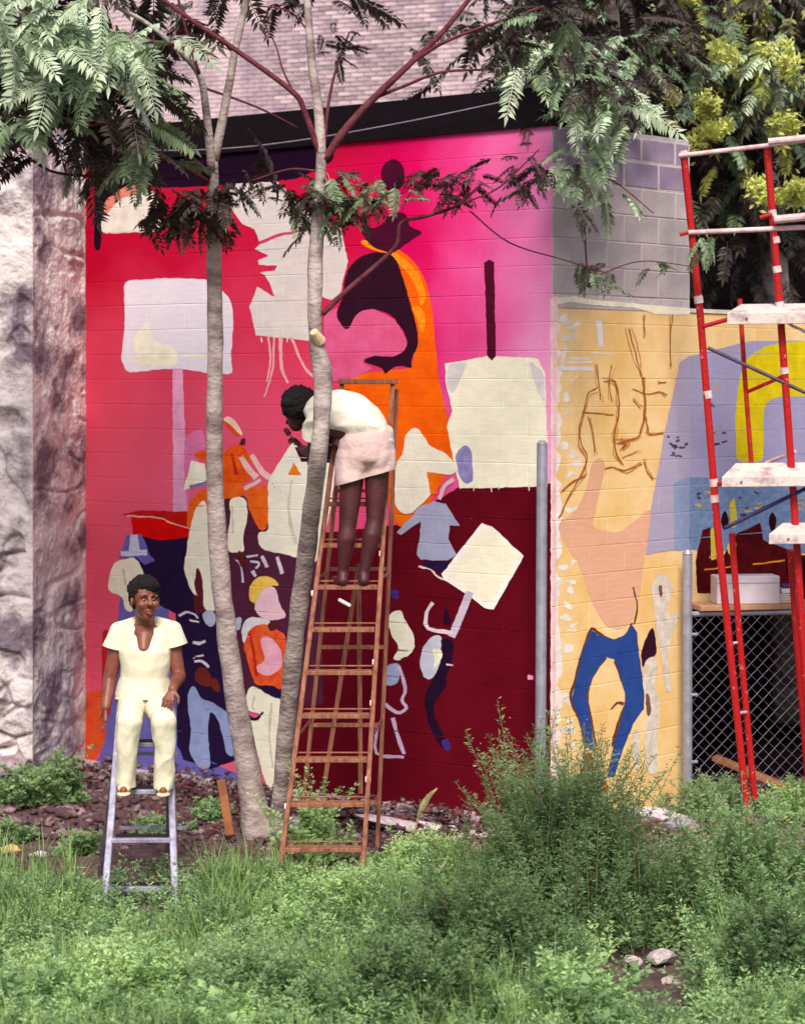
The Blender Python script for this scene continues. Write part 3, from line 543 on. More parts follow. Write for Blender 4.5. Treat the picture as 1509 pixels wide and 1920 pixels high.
tag(obj('rubble', rock_pile(rub), mat('rubble_stone', (158, 130, 132), .95, .3, 3.5, .5, 30, rgb2=(84, 60, 64), thr=(.5, .6))), 'broken mortar and small stones along the wall foot', kind='stuff')
tag(obj('rubble', rock_pile(red_b), mat('broken_brick', (122, 66, 62), .95, .3, 7, .4, 30, rgb2=(78, 40, 42))), 'broken red brick scattered along the wall foot', kind='stuff')
def rock(px, py, Y, s, col, label, name='rock', sc_=(1.2, .8, .7)):
    me = rocks[rs.randrange(7)].copy(); me.materials.clear(); me.materials.append(mat('stone_%d_%d_%d' % col, col, .9, .2, 5, .4, 25))
    o = bpy.data.objects.new(name, me); link(o); q = P(px, py, Y); o.location = (q.x, q.y, max(q.z, gh(q.x, q.y) + s * .2)); o.scale = tuple(s * k for k in sc_); o.rotation_euler = (0, rs.uniform(-.2, .2), rs.uniform(-.4, .4))
    tag(o, label, 'rock', 'loose stones lying at the wall foot')
rock(585, 1548, 15.15, .14, (206, 200, 206), 'large pale rock seen between the bottom treads of the wooden ladder')
rock(82, 1464, 16.3, .085, (224, 196, 150), 'cream stone on the weedy heap at the foot of the rough wall')
rock(18, 1592, 14.3, .065, (222, 184, 116), 'yellowish stone lying at the grass edge near the left border')
rock(74, 1602, 14.3, .05, (226, 214, 222), 'small white stone beside the yellowish stone at the left')
rock(1232, 1530, 15.4, .13, (206, 190, 196), 'pale lump of old plaster at the ochre wall foot', sc_=(1.7, .7, .7))
rock(1275, 1545, 15.2, .1, (168, 156, 172), 'grey stone at the fence post foot beside the ochre wall')
rock(792, 1612, 14.1, .055, (214, 216, 206), 'small pale stone in the weeds right of the wooden ladder')
rock(748, 1545, 15.2, .13, (210, 190, 196), 'flat whitish stone under the maroon field next to the ladder', sc_=(2.2, .7, .4))
rock(850, 1557, 15.05, .12, (216, 200, 202), 'flat whitish stone midway along the maroon mural foot', sc_=(2.2, .7, .4))
rock(915, 1572, 14.9, .11, (200, 176, 182), 'broad greyish stone slab at the maroon mural foot near the tall weed', sc_=(2.4, .8, .5))
rock(350, 945 + 700, 13.6, .06, (188, 160, 150), 'brownish stone in grass right of the metal ladder')
def plank(name, a, b, wx, wy, col, label, up=Vector((0, 0, 1)), cat='plank'):
    bm = bmesh.new(); bar(bm, a, b, wx, wy, up, .004); return tag(obj(name, bm, mat('wood_%d_%d_%d' % col, col, .85, .2, 6, .3, 30, stretch=(1, 1, 1))), label, cat)
plank('board', P(340, 1650, 13.62), P(452, 1668, 13.5), .09, .03, (176, 150, 136), 'weathered board lying in the grass right of the metal ladder')
plank('board', P(-30, 1612, 14.2), P(170, 1634, 13.95), .08, .03, (184, 164, 156), 'grey board lying along the grass edge left of the metal ladder')
plank('wooden_stake', P(415, 1462, 14.9) , P(432, 1566, 14.85), .06, .05, (156, 96, 62), 'short brown wooden stake left of the leaning trunk base', Vector((0, -1, 0)), 'stake')

# ------------------------------------------------------------------ galvanised posts, chain link fence
gal = mat('galvanised_steel', (160, 158, 172), .45, .12, 12, .1, 60, metal=.35)
bm = bmesh.new(); tube(bm, [P(1012, 1570, 14.72) - Vector((0, 0, .05)), P(1016, 832, 14.72)], .038, 12); tube(bm, [P(1016, 832, 14.72), P(1016, 826, 14.72)], [.04, .02], 12)
tag(obj('steel_post', bm, gal, smooth=False), 'tall grey steel post standing at the corner between red and ochre walls', 'post')
fn = thing('chain_link_fence', 'chain link fence with steel posts before the dark opening at right', 'fence', P(1288, 1510, 15.9))
fa = P(1288, 720, 15.9); fa.z = 0; fb = P(1600, 720, 16.15); fb.z = 0; fd = (fb - fa).normalized(); FH = 1.45
bm = bmesh.new(); tube(bm, [fa, fa + Vector((0, 0, 1.9))], .036, 12); tube(bm, [fa + Vector((0, 0, 1.9)), fa + Vector((0, 0, 1.93))], [.042, .02], 12); obj('post', bm, gal, fn)
bm = bmesh.new(); tube(bm, [fb, fb + Vector((0, 0, 1.9))], .036, 12); obj('post', bm, gal, fn)
for zz in (.05, FH): bm = bmesh.new(); tube(bm, [fa + Vector((0, 0, zz)), fb + Vector((0, 0, zz))], .021, 8); obj('rail', bm, gal, fn)
for zz in (.35, .85, 1.3):
    bm = bmesh.new(); tube(bm, [fa + Vector((-.03, -.02, zz)), fa + fd * .075 + Vector((0, -.02, zz))], .012, 6); obj('clamp', bm, gal, fn)
wire = mat('fence_wire', (168, 156, 180), .5, .1, 10, metal=.3); bm = bmesh.new(); cell = .055; L_ = (fb - fa).length; k = 0; a_ = .046; u = .04
while u + a_ < L_:
    pts = []; z = .06; s = k
    while z < FH:
        pts.append(fa + fd * (u + (a_ + .002 if s % 2 else -.002)) + Vector((0, .004 if s % 2 else -.004, z))); z += a_; s += 1
    tube(bm, pts, .0026, 3, cap=False); u += a_; k += 1
obj('wire_mesh', bm, wire, fn)['kind'] = 'stuff'
plank('fallen_plank', P(1338, 1420, 16.9) , P(1520, 1496, 16.55), .11, .04, (182, 122, 82), 'orange brown plank propped on the ground behind the chain link')
# board on the fence top with box and papers
bz = P(1288, 1140, 15.9).z
bt = bmesh.new(); A_, B_ = P(1300, 1134, 16.0), P(1530, 1134, 16.22); A_.z = B_.z = FH + .045
bar(bt, A_, B_, .3, .04, Vector((0, 0, 1)), .004)
tag(obj('shelf_board', bt, mat('board_tan', (190, 142, 112), .85, .15, 5, .2, 30)), 'tan board laid along the fence rail under the white box', 'board')
bm = bmesh.new(); c = P(1396, 1102, 16.06); box(bm, (c.x, c.y, FH + .067 + .105), (.48, .2, .21), Matrix.Rotation(R(6), 3, 'Z'), .006)
wb = obj('carton', bm, mat('white_card', (212, 200, 212), .7, .06, 4)); tag(wb, 'white carton standing on the tan board behind the red scaffold legs', 'box')
bm = bmesh.new(); box(bm, (c.x, c.y - .103 - .0, FH + .067 + .16), (.49, .004, .004), Matrix.Rotation(R(6), 3, 'Z')); relink(obj('flap_seam', bm, mat('card_edge', (170, 156, 168), .8)), wb)
cc = P(1478, 1110, 16.14)
for i, (nm, col, lab, hh) in enumerate([('folded_sheet', (206, 190, 182), 'bottom bundle of folded tan sheets beside the white carton', .07), ('folded_sheet', (226, 214, 220), 'pale folded sheet on the tan bundle beside the white carton', .04), ('paint_tray', (60, 52, 120), 'flat dark blue tray on the folded sheets beside the carton', .022)]):
    bm = bmesh.new(); zb = FH + .067 + [0, .07, .11][i]; 
    for q in range(4 if i == 0 else 1): box(bm, (cc.x + rs.uniform(-.008, .008), cc.y, zb + hh * (q + .5) / (4 if i == 0 else 1)), (.17 - .02 * i, .15, hh / (4 if i == 0 else 1) * .86), None, .003)
    tag(obj(nm, bm, mat('sheet_%d' % i, col, .8, .1, 6)), lab, 'tray' if i == 2 else 'sheet')

# ------------------------------------------------------------------ red scaffold
sf = thing('scaffold', 'leaning red tube scaffold with white planks at the right edge', 'scaffold', P(1402, 1537, 15.5))
redp = mat('red_scaffold_paint', (176, 12, 20), .55, .25, 22, .3, 60, rgb2=(206, 150, 150), thr=(.30, .36)); worn = mat('worn_white_paint', (226, 208, 208), .6, .15, 12, .15, 40, rgb2=(196, 150, 156)); darkp = mat('dark_brace_steel', (84, 66, 88), .5, .2, 12, metal=.3); orp = mat('rusty_red_paint', (186, 40, 24), .6, .25, 14, .15, 50)
def pipe(name, pts, r, m): bm = bmesh.new(); tube(bm, pts, r, 10); return obj(name, bm, m, sf)
A = [P(1281, 288, 15.5), P(1312, 590, 15.5), P(1345, 1000, 15.5), P(1402, 1540, 15.5)]
B = [P(1437, 275, 15.45), P(1462, 590, 15.45), P(1486, 920, 15.45), P(1508, 1250, 15.45), P(1526, 1545, 15.45)]
p_ = pipe('upright', A, .027, redp); pipe('upright', B, .027, redp)
pipe('upright', [P(1386, 560, 15.78), P(1395, 700, 15.78), P(1408, 870, 15.78)], .018, orp)
pipe('upright', [P(1371, 1000, 15.72), P(1386, 1200, 15.72), P(1414, 1500, 15.72)], .024, redp)
pipe('upright', [P(1480, 1030, 15.72), P(1492, 1200, 15.72), P(1516, 1500, 15.72)], .022, redp)
for (x, y) in [(1281, 290), (1309, 562), (1338, 905), (1339, 935), (1326, 740)]: pipe('coupling', [P(x - 1, y - 7, 15.5), P(x + 1, y + 7, 15.5)], .033, worn)
for (x, y) in [(1447, 400), (1456, 505), (1461, 572), (1453, 450), (1486, 905), (1470, 695)]: pipe('coupling', [P(x - 1, y - 6, 15.45), P(x + 1, y + 6, 15.45)], .032, worn)
pipe('top_rail', [P(1272, 292, 15.47), P(1437, 273, 15.42), P(1600, 250, 15.35)], .017, worn)
pipe('top_rail', [P(1440, 266, 15.35), P(1600, 250, 15.2)], .026, worn)
pipe('guard_rail', [P(1290, 436, 15.46), P(1380, 432, 15.44), P(1600, 422, 15.4)], .018, worn)
pipe('guard_rail', [P(1450, 412, 15.38), P(1600, 398, 15.3)], .03, worn)
pipe('pin', [P(1274, 440, 15.48), P(1298, 434, 15.48)], .014, redp); pipe('pin', [P(1424, 408, 15.43), P(1446, 402, 15.43)], .016, redp)
pipe('brace', [P(1326, 652, 15.48), P(1600, 778, 15.4)], .014, darkp); pipe('brace', [P(1358, 990, 15.48), P(1600, 872, 15.4)], .015, mat('navy_brace', (44, 36, 92), .5, .2, 12))
pipe('strut', [P(1402, 734, 15.76), P(1466, 706, 15.48)], .014, redp); pipe('strut', [P(1318, 612, 15.48), P(1366, 598, 15.44)], .016, redp); pipe('strut', [P(1345, 908, 15.48), P(1362, 902, 15.44)], .016, redp)
pipe('strut', [P(1436, 868, 15.7), P(1490, 846, 15.48)], .014, worn); pipe('strut', [P(1380, 1205, 15.7), P(1366, 1208, 15.52)], .011, worn); pipe('strut', [P(1400, 1335, 15.72), P(1380, 1338, 15.52)], .011, worn)
pk_m = mat('white_plank_paint', (214, 198, 192), .7, .1, 7, .3, 40, rgb2=(168, 140, 144), thr=(.34, .5)); bolt_m = mat('bolt', (120, 100, 120), .5)
def splank(x0, yb, yf, yl, Y):
    a, b, c_ = P(x0 + 26, yb, Y + .24), P(x0, yf, Y), P(x0, yl, Y); dx = Vector((1.25, -.03, .015)); bm = bmesh.new()
    V = [a, a + dx, b + dx, b, a + (c_ - b), a + dx + (c_ - b), c_ + dx, c_]; vs_ = [bm.verts.new(v) for v in V]
    for f in ((0, 1, 2, 3), (3, 2, 6, 7), (7, 6, 5, 4), (0, 4, 5, 1), (0, 3, 7, 4), (1, 5, 6, 2)): bm.faces.new([vs_[i] for i in f])
    bmesh.ops.recalc_face_normals(bm, faces=bm.faces[:]); bmesh.ops.bevel(bm, geom=bm.edges[:], offset=.005, segments=1, affect='EDGES')
    o = obj('plank', bm, pk_m, sf); bm = bmesh.new(); q = (b + c_) / 2 + Vector((.14, -.003, 0)); tube(bm, [q, q + Vector((0, -.006, 0))], .011, 8); relink(obj('bolt', bm, bolt_m), o)
splank(1362, 570, 586, 609, 15.3); splank(1352, 868, 894, 914, 15.3); splank(1440, 980, 1001, 1021, 15.25)
bm = bmesh.new(); pts = [P(1472 + i * 7, 602 + i * 4.2 + math.sin(i) * 1.5, 15.38) for i in range(14)]; tube(bm, spline(pts, 3), .011, 6)
tag(obj('rope', bm, mat('white_rope', (222, 210, 216), .9, .2, 60, .6, 120)), 'white rope hanging below the upper scaffold plank', 'rope')

# ------------------------------------------------------------------ ladders
wl = thing('wooden_ladder', 'tall brown wooden stepladder with person bending near its top', 'ladder', P(604, 1672, 13.3))
wd_m = mat('ladder_wood', (168, 110, 84), .75, .2, 5, .25, 40, rgb2=(112, 64, 50), stretch=(8, 8, 1)); rod_m = mat('rusty_rod', (150, 96, 76), .6, .2, 20)
ZT = 3.16
def fY(z): return 13.3 + 1.0 * z / 3.18
def rail_pt(side, z):
    x0, x1 = (520, 641) if side < 0 else (678, 736)
    t = z / ZT; Y = fY(z); py = HY + (ZE - z) * F / Y
    px = x0 + (x1 - x0) * t
    return P(px, py, Y)
for s in (-1, 1):
    bm = bmesh.new(); bar(bm, rail_pt(s, -.04), rail_pt(s, ZT), .03, .09, Vector((0, -1, 0)), .004); obj('rail', bm, wd_m, wl)
for k in range(10):
    z = .25 + .2655 * k; a, b = rail_pt(-1, z), rail_pt(1, z)
    bm = bmesh.new(); bar(bm, a + Vector((.015, .0, 0)), b - Vector((.015, 0, 0)), .10, .026, Vector((0, 0, 1)), .003)
    t = obj('tread', bm, wd_m, wl); bm = bmesh.new(); tube(bm, [a + Vector((0, .05, .035)), b + Vector((0, .05, .035))], .005, 6); relink(obj('tie_rod', bm, rod_m), t)
bm = bmesh.new(); ct = (rail_pt(-1, ZT) + rail_pt(1, ZT)) / 2; box(bm, ct + Vector((.005, .06, .02)), (.40, .26, .032), None, .004); obj('cap', bm, wd_m, wl)
rear = []
for s in (-1, 1):
    top = rail_pt(s, ZT - .03) + Vector((.03, .15, 0)); bot = P(560 if s < 0 else 707, 1611, 14.55); bot.z = 0; rear.append((bot, top))
    bm = bmesh.new(); bar(bm, bot, top, .028, .06, Vector((0, -1, 0)), .003); obj('rear_leg', bm, wd_m, wl)
for k in range(5):
    t = .1 + .17 * k; bm = bmesh.new(); bar(bm, rear[0][0].lerp(rear[0][1], t), rear[1][0].lerp(rear[1][1], t), .022, .045, Vector((0, -1, 0))); obj('rear_slat', bm, wd_m, wl)
for (t0, t1, s0, s1) in ((.12, .62, .25, .5), (.12, .62, .75, .5)):
    bm = bmesh.new(); bar(bm, rear[0][0].lerp(rear[0][1], t0).lerp(rear[1][0].lerp(rear[1][1], t0), s0), rear[0][0].lerp(rear[0][1], t1).lerp(rear[1][0].lerp(rear[1][1], t1), s1), .03, .035, Vector((0, -1, 0))); obj('rear_strut', bm, wd_m, wl)
for s in (-1, 1):
    for zz in (.9, 1.9):
        bm = bmesh.new(); a = rail_pt(s, zz); t = zz / ZT; b = rear[0 if s < 0 else 1][0].lerp(rear[0 if s < 0 else 1][1], t); bar(bm, a, b, .006, .02, Vector((0, 0, 1))); obj('spreader', bm, rod_m, wl)
tp = mat('white_tape', (222, 204, 200), .7)
for (z, s) in ((.66, 1), (1.12, 1), (1.37, 1), (2.05, 1), (2.25, 1), (.5, -1), (1.8, -1)):
    a = rail_pt(s, z); bm = bmesh.new(); bar(bm, a - Vector((0, 0, .016)), a + Vector((0, .008, .016)), .034, .094, Vector((0, -1, 0))); obj('tape', bm, tp, wl)
bm = bmesh.new(); q = P(646, 1130, 13.84); box(bm, q, (.09, .05, .02), Matrix.Rotation(.5, 3, 'Y'), .006); 
tag(obj('rag', bm, mat('white_rag', (228, 216, 222), .9)), 'small white rag hanging below the tread the bending person stands on', 'rag')

ml = thing('metal_ladder', 'aluminium stepladder in the grass with seated person on top', 'ladder', P(264, 1701, 12.9))
al = mat('worn_aluminium', (176, 172, 190), .55, .14, 16, .1, 50, metal=.2, rgb2=(128, 120, 142)); blk = mat('black_rubber', (28, 18, 26), .7)
def aY(z): return 12.9 + .5 * z / 1.2
def arail(s, z):
    t = z / 1.2; Y = aY(z); px = (196 + 32 * t) if s < 0 else (330 - 14 * t); return P(px, HY + (ZE - z) * F / Y, Y)
for s in (-1, 1):
    bm = bmesh.new(); bar(bm, arail(s, -.02), arail(s, 1.19), .042, .05, Vector((0, -1, 0)), .005); obj('rail', bm, al, ml)
    bm = bmesh.new(); bot = P(187 if s < 0 else 314, 720, 13.75); bot.z = 0; bar(bm, bot, arail(s, 1.17) + Vector((0, .12, 0)), .026, .03, Vector((0, -1, 0)), .003); obj('rear_leg', bm, mat('dark_rear_leg', (88, 76, 90), .6, .15, 12, metal=.3), ml)
for z in (.105, .375, .65, .92):
    a, b = arail(-1, z), arail(1, z); bm = bmesh.new(); bar(bm, a + Vector((.015, .02, 0)), b + Vector((-.015, .03, 0)), .12, .028, Vector((0, 0, 1)), .004)
    t = obj('tread', bm, al, ml); bm = bmesh.new(); bar(bm, a + Vector((.03, .045, .0165)), b + Vector((-.03, .045, .0165)), .085, .006, Vector((0, 0, 1))); relink(obj('tread_grip', bm, blk), t)
for s in (-1, 1):
    bm = bmesh.new(); q = arail(s, .105).lerp(arail(-s, .105), .3); bar(bm, arail(s, -.0), q + Vector((0, .02, -.02)), .022, .014, Vector((0, -1, 0))); obj('foot_brace', bm, al, ml)
bm = bmesh.new(); ct = (arail(-1, 1.2) + arail(1, 1.2)) / 2; box(bm, ct + Vector((0, .06, 0)), (.36, .24, .05), None, .01); obj('top_cap', bm, al, ml)
for zz in (.3, .8):
    bm = bmesh.new(); bar(bm, arail(-1, zz) + Vector((-.03, .75 if zz < .5 else .42, 0)), arail(1, zz) + Vector((0, .75 if zz < .5 else .42, 0)), .02, .02, Vector((0, -1, 0))); obj('rear_bar', bm, al, ml)

# ------------------------------------------------------------------ people
def blob_mesh(name, balls, voxel=.006, smooth=6, fac=.5):
    """balls: (centre, (rx,ry,rz) or r) -> one continuous surface over the union of the ellipsoids"""
    C = np.array([tuple(b[0]) for b in balls]); Q = np.array([(b[1],) * 3 if not hasattr(b[1], '__len__') else tuple(b[1]) for b in balls])
    o0 = (C - Q).min(0) - 4 * voxel; n_ = np.ceil(((C + Q).max(0) + 4 * voxel - o0) / voxel).astype(int) + 1
    f = np.full(n_, 1.0, np.float32); ax = [o0[i] + np.arange(n_[i]) * voxel for i in range(3)]
    for c, q in zip(C, Q):
        i0 = np.maximum(0, np.floor((c - q - o0) / voxel).astype(int) - 3); i1 = np.minimum(n_, np.ceil((c + q - o0) / voxel).astype(int) + 4)
        g = [((ax[i][i0[i]:i1[i]] - c[i])) for i in range(3)]; X_, Y_, Z_ = np.meshgrid(*g, indexing='ij')
        k0 = np.sqrt((X_ / q[0]) ** 2 + (Y_ / q[1]) ** 2 + (Z_ / q[2]) ** 2); k1 = np.sqrt((X_ / q[0] ** 2) ** 2 + (Y_ / q[1] ** 2) ** 2 + (Z_ / q[2] ** 2) ** 2) + 1e-9
        sl = tuple(slice(i0[i], i1[i]) for i in range(3)); f[sl] = np.minimum(f[sl], k0 * (k0 - 1) / k1)
    ins = f < 0; cnt = np.zeros(n_ - 1, np.float32); acc = np.zeros((*(n_ - 1), 3), np.float32); D = [(a, b, c) for a in (0, 1) for b in (0, 1) for c in (0, 1)]
    sub = lambda A_, d: A_[d[0]:n_[0] - 1 + d[0], d[1]:n_[1] - 1 + d[1], d[2]:n_[2] - 1 + d[2]]
    for d in D:
        for axis in range(3):
            if d[axis]: continue
            e = list(d); e[axis] = 1; fa_, fb_ = sub(f, d), sub(f, e); x = (fa_ < 0) != (fb_ < 0)
            t = np.where(x, fa_ / np.where(x, fa_ - fb_, 1), 0); cnt += x
            for j in range(3): acc[..., j] += x * (d[j] + (t if j == axis else 0))
    act = cnt > 0; idx = -np.ones(n_ - 1, np.int64); idx[act] = np.arange(act.sum()); cell = np.argwhere(act)
    V = o0 + (cell + acc[act] / cnt[act][:, None]) * voxel; quads = []
    for axis in range(3):
        b_, c_ = (axis + 1) % 3, (axis + 2) % 3; lo = [slice(None)] * 3; hi = [slice(None)] * 3; lo[axis] = slice(0, -1); hi[axis] = slice(1, None)
        p = np.argwhere(ins[tuple(lo)] != ins[tuple(hi)]); p = p[(p[:, b_] > 0) & (p[:, c_] > 0)]; q = []
        for db, dc in ((1, 1), (0, 1), (0, 0), (1, 0)): r = p.copy(); r[:, b_] -= db; r[:, c_] -= dc; q.append(idx[r[:, 0], r[:, 1], r[:, 2]])
        q = np.stack(q, 1); fl = ~ins[p[:, 0], p[:, 1], p[:, 2]]; q[fl] = q[fl][:, ::-1]; quads.append(q)
    Fq = np.concatenate(quads); E = np.concatenate([Fq[:, [i, (i + 1) % 4]] for i in range(4)])
    deg = np.bincount(E[:, 0], minlength=len(V)) + np.bincount(E[:, 1], minlength=len(V))
    for _ in range(smooth):
        S_ = np.stack([np.bincount(E[:, 0], V[E[:, 1], j], len(V)) + np.bincount(E[:, 1], V[E[:, 0], j], len(V)) for j in range(3)], 1)
        V = V + fac * (S_ / np.maximum(deg, 1)[:, None] - V)
    return npmesh(name, V, Fq)
def cloth(me, amp=.006, sc_=(7, 7, 3.2), cuts=(), seed=0):
    """folds along the surface normals, then open hems: (point, normal, reach) removes what lies beyond the plane"""
    nv = len(me.vertices); co = np.empty(nv * 3, np.float32); me.vertices.foreach_get('co', co); co = co.reshape(-1, 3)
    no = np.empty(nv * 3, np.float32); me.vertices.foreach_get('normal', no); no = no.reshape(-1, 3)
    for i in range(nv):
        p = co[i]; a = mnoise.noise((p[0] * sc_[0] + seed, p[1] * sc_[1], p[2] * sc_[2])); b = mnoise.noise((p[0] * sc_[0] * 2.3, p[1] * sc_[1] * 2.3 + seed, p[2] * sc_[2] * 2))
        co[i] += no[i] * amp * ((1 - 2 * abs(a)) * .9 + b * .6)
    me.vertices.foreach_set('co', co.ravel()); me.update()
    if cuts:
        bm = bmesh.new(); bm.from_mesh(me)
        for c, n_, reach in cuts:
            c, n_ = Vector(c), Vector(n_).normalized(); near = [f for f in bm.faces if (f.calc_center_median() - c).length < reach]
            g = list({e for f in near for e in f.edges} | {v for f in near for v in f.verts} | set(near))
            bmesh.ops.bisect_plane(bm, geom=g, plane_co=c, plane_no=n_, dist=1e-5)
            bmesh.ops.delete(bm, geom=[f for f in bm.faces if (f.calc_center_median() - c).length < reach * 1.15 and (f.calc_center_median() - c).dot(n_) > 0], context='FACES')
        bm.to_mesh(me); bm.free()
    return me
def limb(a, b, ra, rb, n=None):
    a, b = Vector(a), Vector(b); n = n or max(4, int((b - a).length / (min(ra, rb) * .45))); return [(a.lerp(b, i / n), ra + (rb - ra) * i / n) for i in range(n + 1)]
def loft(secs, n=7):                                   # ellipsoid sections (centre, rx, ry, rz)
    out = []
    for i in range(len(secs) - 1):
        a, b = secs[i], secs[i + 1]
        for k in range(n): t = k / n; out.append((Vector(a[0]).lerp(Vector(b[0]), t), tuple(a[1][j] + (b[1][j] - a[1][j]) * t for j in range(3))))
    return out + [(Vector(secs[-1][0]), secs[-1][1])]
def hand(wrist, dirv, side, curl, size=1.0):
    """palm, four unequal bent fingers and a thumb"""
    d = Vector(dirv).normalized(); s = Vector(side).normalized(); n = d.cross(s).normalized(); out = []; w0 = Vector(wrist)
    for k in range(5): out += limb(w0, w0 + d * .078 * size + s * (.03 * (k - 2) / 2) * size, .017, .0125, 5)
    for k, L in enumerate((.062, .075, .07, .054)):
        b0 = w0 + d * .08 * size + s * (-.03 + .02 * k) * size; c1 = b0 + (d * math.cos(curl * .5) + n * math.sin(curl * .5)) * L * .45 * size
        c2 = c1 + (d * math.cos(curl * 1.3) + n * math.sin(curl * 1.3)) * L * .33 * size; c3 = c2 + (d * math.cos(curl * 2) + n * math.sin(curl * 2)) * L * .26 * size
        out += limb(b0, c1, .0088, .0082, 5) + limb(c1, c2, .0082, .0075, 4) + limb(c2, c3, .0075, .0065, 4)
    t0 = w0 + d * .02 * size - s * .022 * size; t1 = t0 + (d * .7 - s * .75 + n * .25).normalized() * .042 * size; t2 = t1 + (d * .95 - s * .2 + n * .35).normalized() * .034 * size
    return out + limb(t0, t1, .013, .0105, 5) + limb(t1, t2, .0105, .008, 5)
skin_w = mat('brown_skin', (138, 80, 62), .45, .1, 12, rgb2=(112, 60, 48), spec=.45); hair_m = mat('black_hair', (24, 12, 14), .8, .3, 60, .8, 120)
cream_m = mat('cream_cotton', (224, 214, 188), .9, .04, 6, .7, 16, stretch=(1, 1, .5)); skin_m = mat('dark_brown_skin', (84, 38, 40), .5, .12, 12, rgb2=(64, 24, 32), spec=.4)
wm = thing('person', 'person in cream V-neck top and trousers seated on the metal ladder, looking aside', 'person', P(272, 1310, 13.3))
sY = 13.42; X = lambda px, py, Y: P(px, py, Y)
HC = X(273, 1123, 13.34); hr = Matrix.Rotation(R(24), 3, 'Z')       # face turned towards the right of the photo
def hp(x, y, z): return HC + hr @ Vector((x, y, z))                 # head space: -y is the face
body = [(hp(0, .012, .03), (.078, .094, .1)), (hp(0, -.02, -.04), (.064, .072, .085)), (hp(0, -.045, -.095), (.04, .042, .04)), (hp(0, -.02, -.075), (.058, .06, .05))]
body += limb(hp(0, -.088, .015), hp(0, -.112, -.022), .012, .017, 5) + [(hp(-.014, -.098, -.026), .011), (hp(.014, -.098, -.026), .011)]
body += [(hp(0, -.083, -.068), (.026, .018, .011)), (hp(0, -.081, -.083), (.022, .018, .010)), (hp(-.04, -.062, -.03), (.03, .03, .03)), (hp(.04, -.062, -.03), (.03, .03, .03)), (hp(-.03, -.078, .024), (.03, .016, .012)), (hp(.03, -.078, .024), (.03, .016, .012))]
for s in (-1, 1): body += [(hp(s * .083, .01, -.015), (.012, .022, .034)), (hp(s * .085, .012, -.035), (.01, .014, .014))]
NK = X(272, 1172, 13.42); body += limb(hp(0, .02, -.06), NK, .056, .062, 8)
SL, SR = X(227, 1184, 13.44), X(319, 1182, 13.44)
body += loft([(X(272, 1184, 13.43), (.13, .075, .055)), (X(272, 1225, 13.4), (.145, .1, .07)), (X(272, 1275, 13.42), (.135, .1, .07)), (X(272, 1308, 13.42), (.155, .115, .07))])
EL, WLh = X(206, 1275, 13.42), X(199, 1326, 13.3)
ER, WRh = X(336, 1268, 13.42), X(324, 1292, 13.12)
body += limb(SL, EL, .056, .042) + limb(EL, WLh, .043, .029) + limb(SR, ER, .056, .042) + limb(ER, WRh, .043, .029)
body += hand(WLh, (-.05, -.15, -1), (.3, -1, 0), .25) + hand(WRh, (-.25, -.6, -.75), (-1, .2, .1), .45)
HL, HR = X(250, 1316, 13.4), X(296, 1316, 13.4); KL, KR = X(243, 1352, 13.04), X(307, 1352, 13.04); AL, AR = X(238, 1474, 13.1), X(307, 1476, 13.1)
body += limb(HL, KL, .085, .06) + limb(HR, KR, .085, .06) + limb(KL, AL, .055, .034) + limb(KR, AR, .055, .034)
FL, FR = Vector((AL.x - .005, 13.0, .685)), Vector((AR.x + .01, 13.0, .682))
for A0, Fp in ((AL, FL), (AR, FR)): body += limb(A0, Vector((A0.x, 13.09, .70)), .036, .036, 4) + limb(Vector((A0.x, 13.13, .695)), Fp + Vector((0, 0, .005)), .033, .026, 6)
obj('body', blob_mesh('body', body, .0055, 3), skin_w, wm, True)
hair = [(hp(0, .028, .052), (.096, .098, .094)), (hp(0, .055, .0), (.086, .07, .08)), (hp(0, -.02, .085), (.078, .062, .045))]
rs2 = random.Random(14)
for _ in range(60):
    d = Vector((rs2.gauss(0, 1), rs2.gauss(.3, .8), rs2.gauss(.5, .8))).normalized()
    if d.z > -.1 or d.y > .4: hair.append((hp(d.x * .086, .03 + d.y * .086, .052 + d.z * .082), .017))
obj('hair', cloth(blob_mesh('hair', hair, .0045, 2), .007, (48, 48, 48)), hair_m, wm, True)
wh = mat('eye_white', (176, 156, 148), .4); ir = mat('eye_iris', (20, 10, 10), .3); lip = mat('lip', (128, 62, 56), .5); tooth = mat('teeth', (176, 132, 122), .4)
for s in (-1, 1):
    e = obj('eye', blob_mesh('eye', [(hp(s * .03, -.08, .004), (.0125, .007, .0048))], .0025, 1), wh, wm, True)
    relink(obj('iris', blob_mesh('iris', [(hp(s * .03 + .002, -.0875, .004), (.0055, .003, .0046))], .0016, 1), ir), e)
    bm = bmesh.new(); tube(bm, [hp(s * .012, -.0935, .024), hp(s * .03, -.094, .030), hp(s * .047, -.083, .024)], [.004, .005, .003], 6); obj('eyebrow', bm, hair_m, wm)
bm = bmesh.new(); tube(bm, spline([hp(-.026, -.085, -.069), hp(0, -.102, -.074), hp(.026, -.085, -.069)], 4), lerp_list([.002, .0035, .002], 4), 6); mo = obj('mouth', bm, tooth, wm)
bm = bmesh.new(); tube(bm, spline([hp(-.03, -.082, -.07), hp(0, -.102, -.085), hp(.03, -.082, -.07)], 4), lerp_list([.003, .0075, .003], 4), 6); tube(bm, spline([hp(-.03, -.082, -.066), hp(0, -.106, -.064), hp(.03, -.082, -.066)], 4), lerp_list([.003, .005, .003], 4), 6); obj('lips', bm, lip, wm)
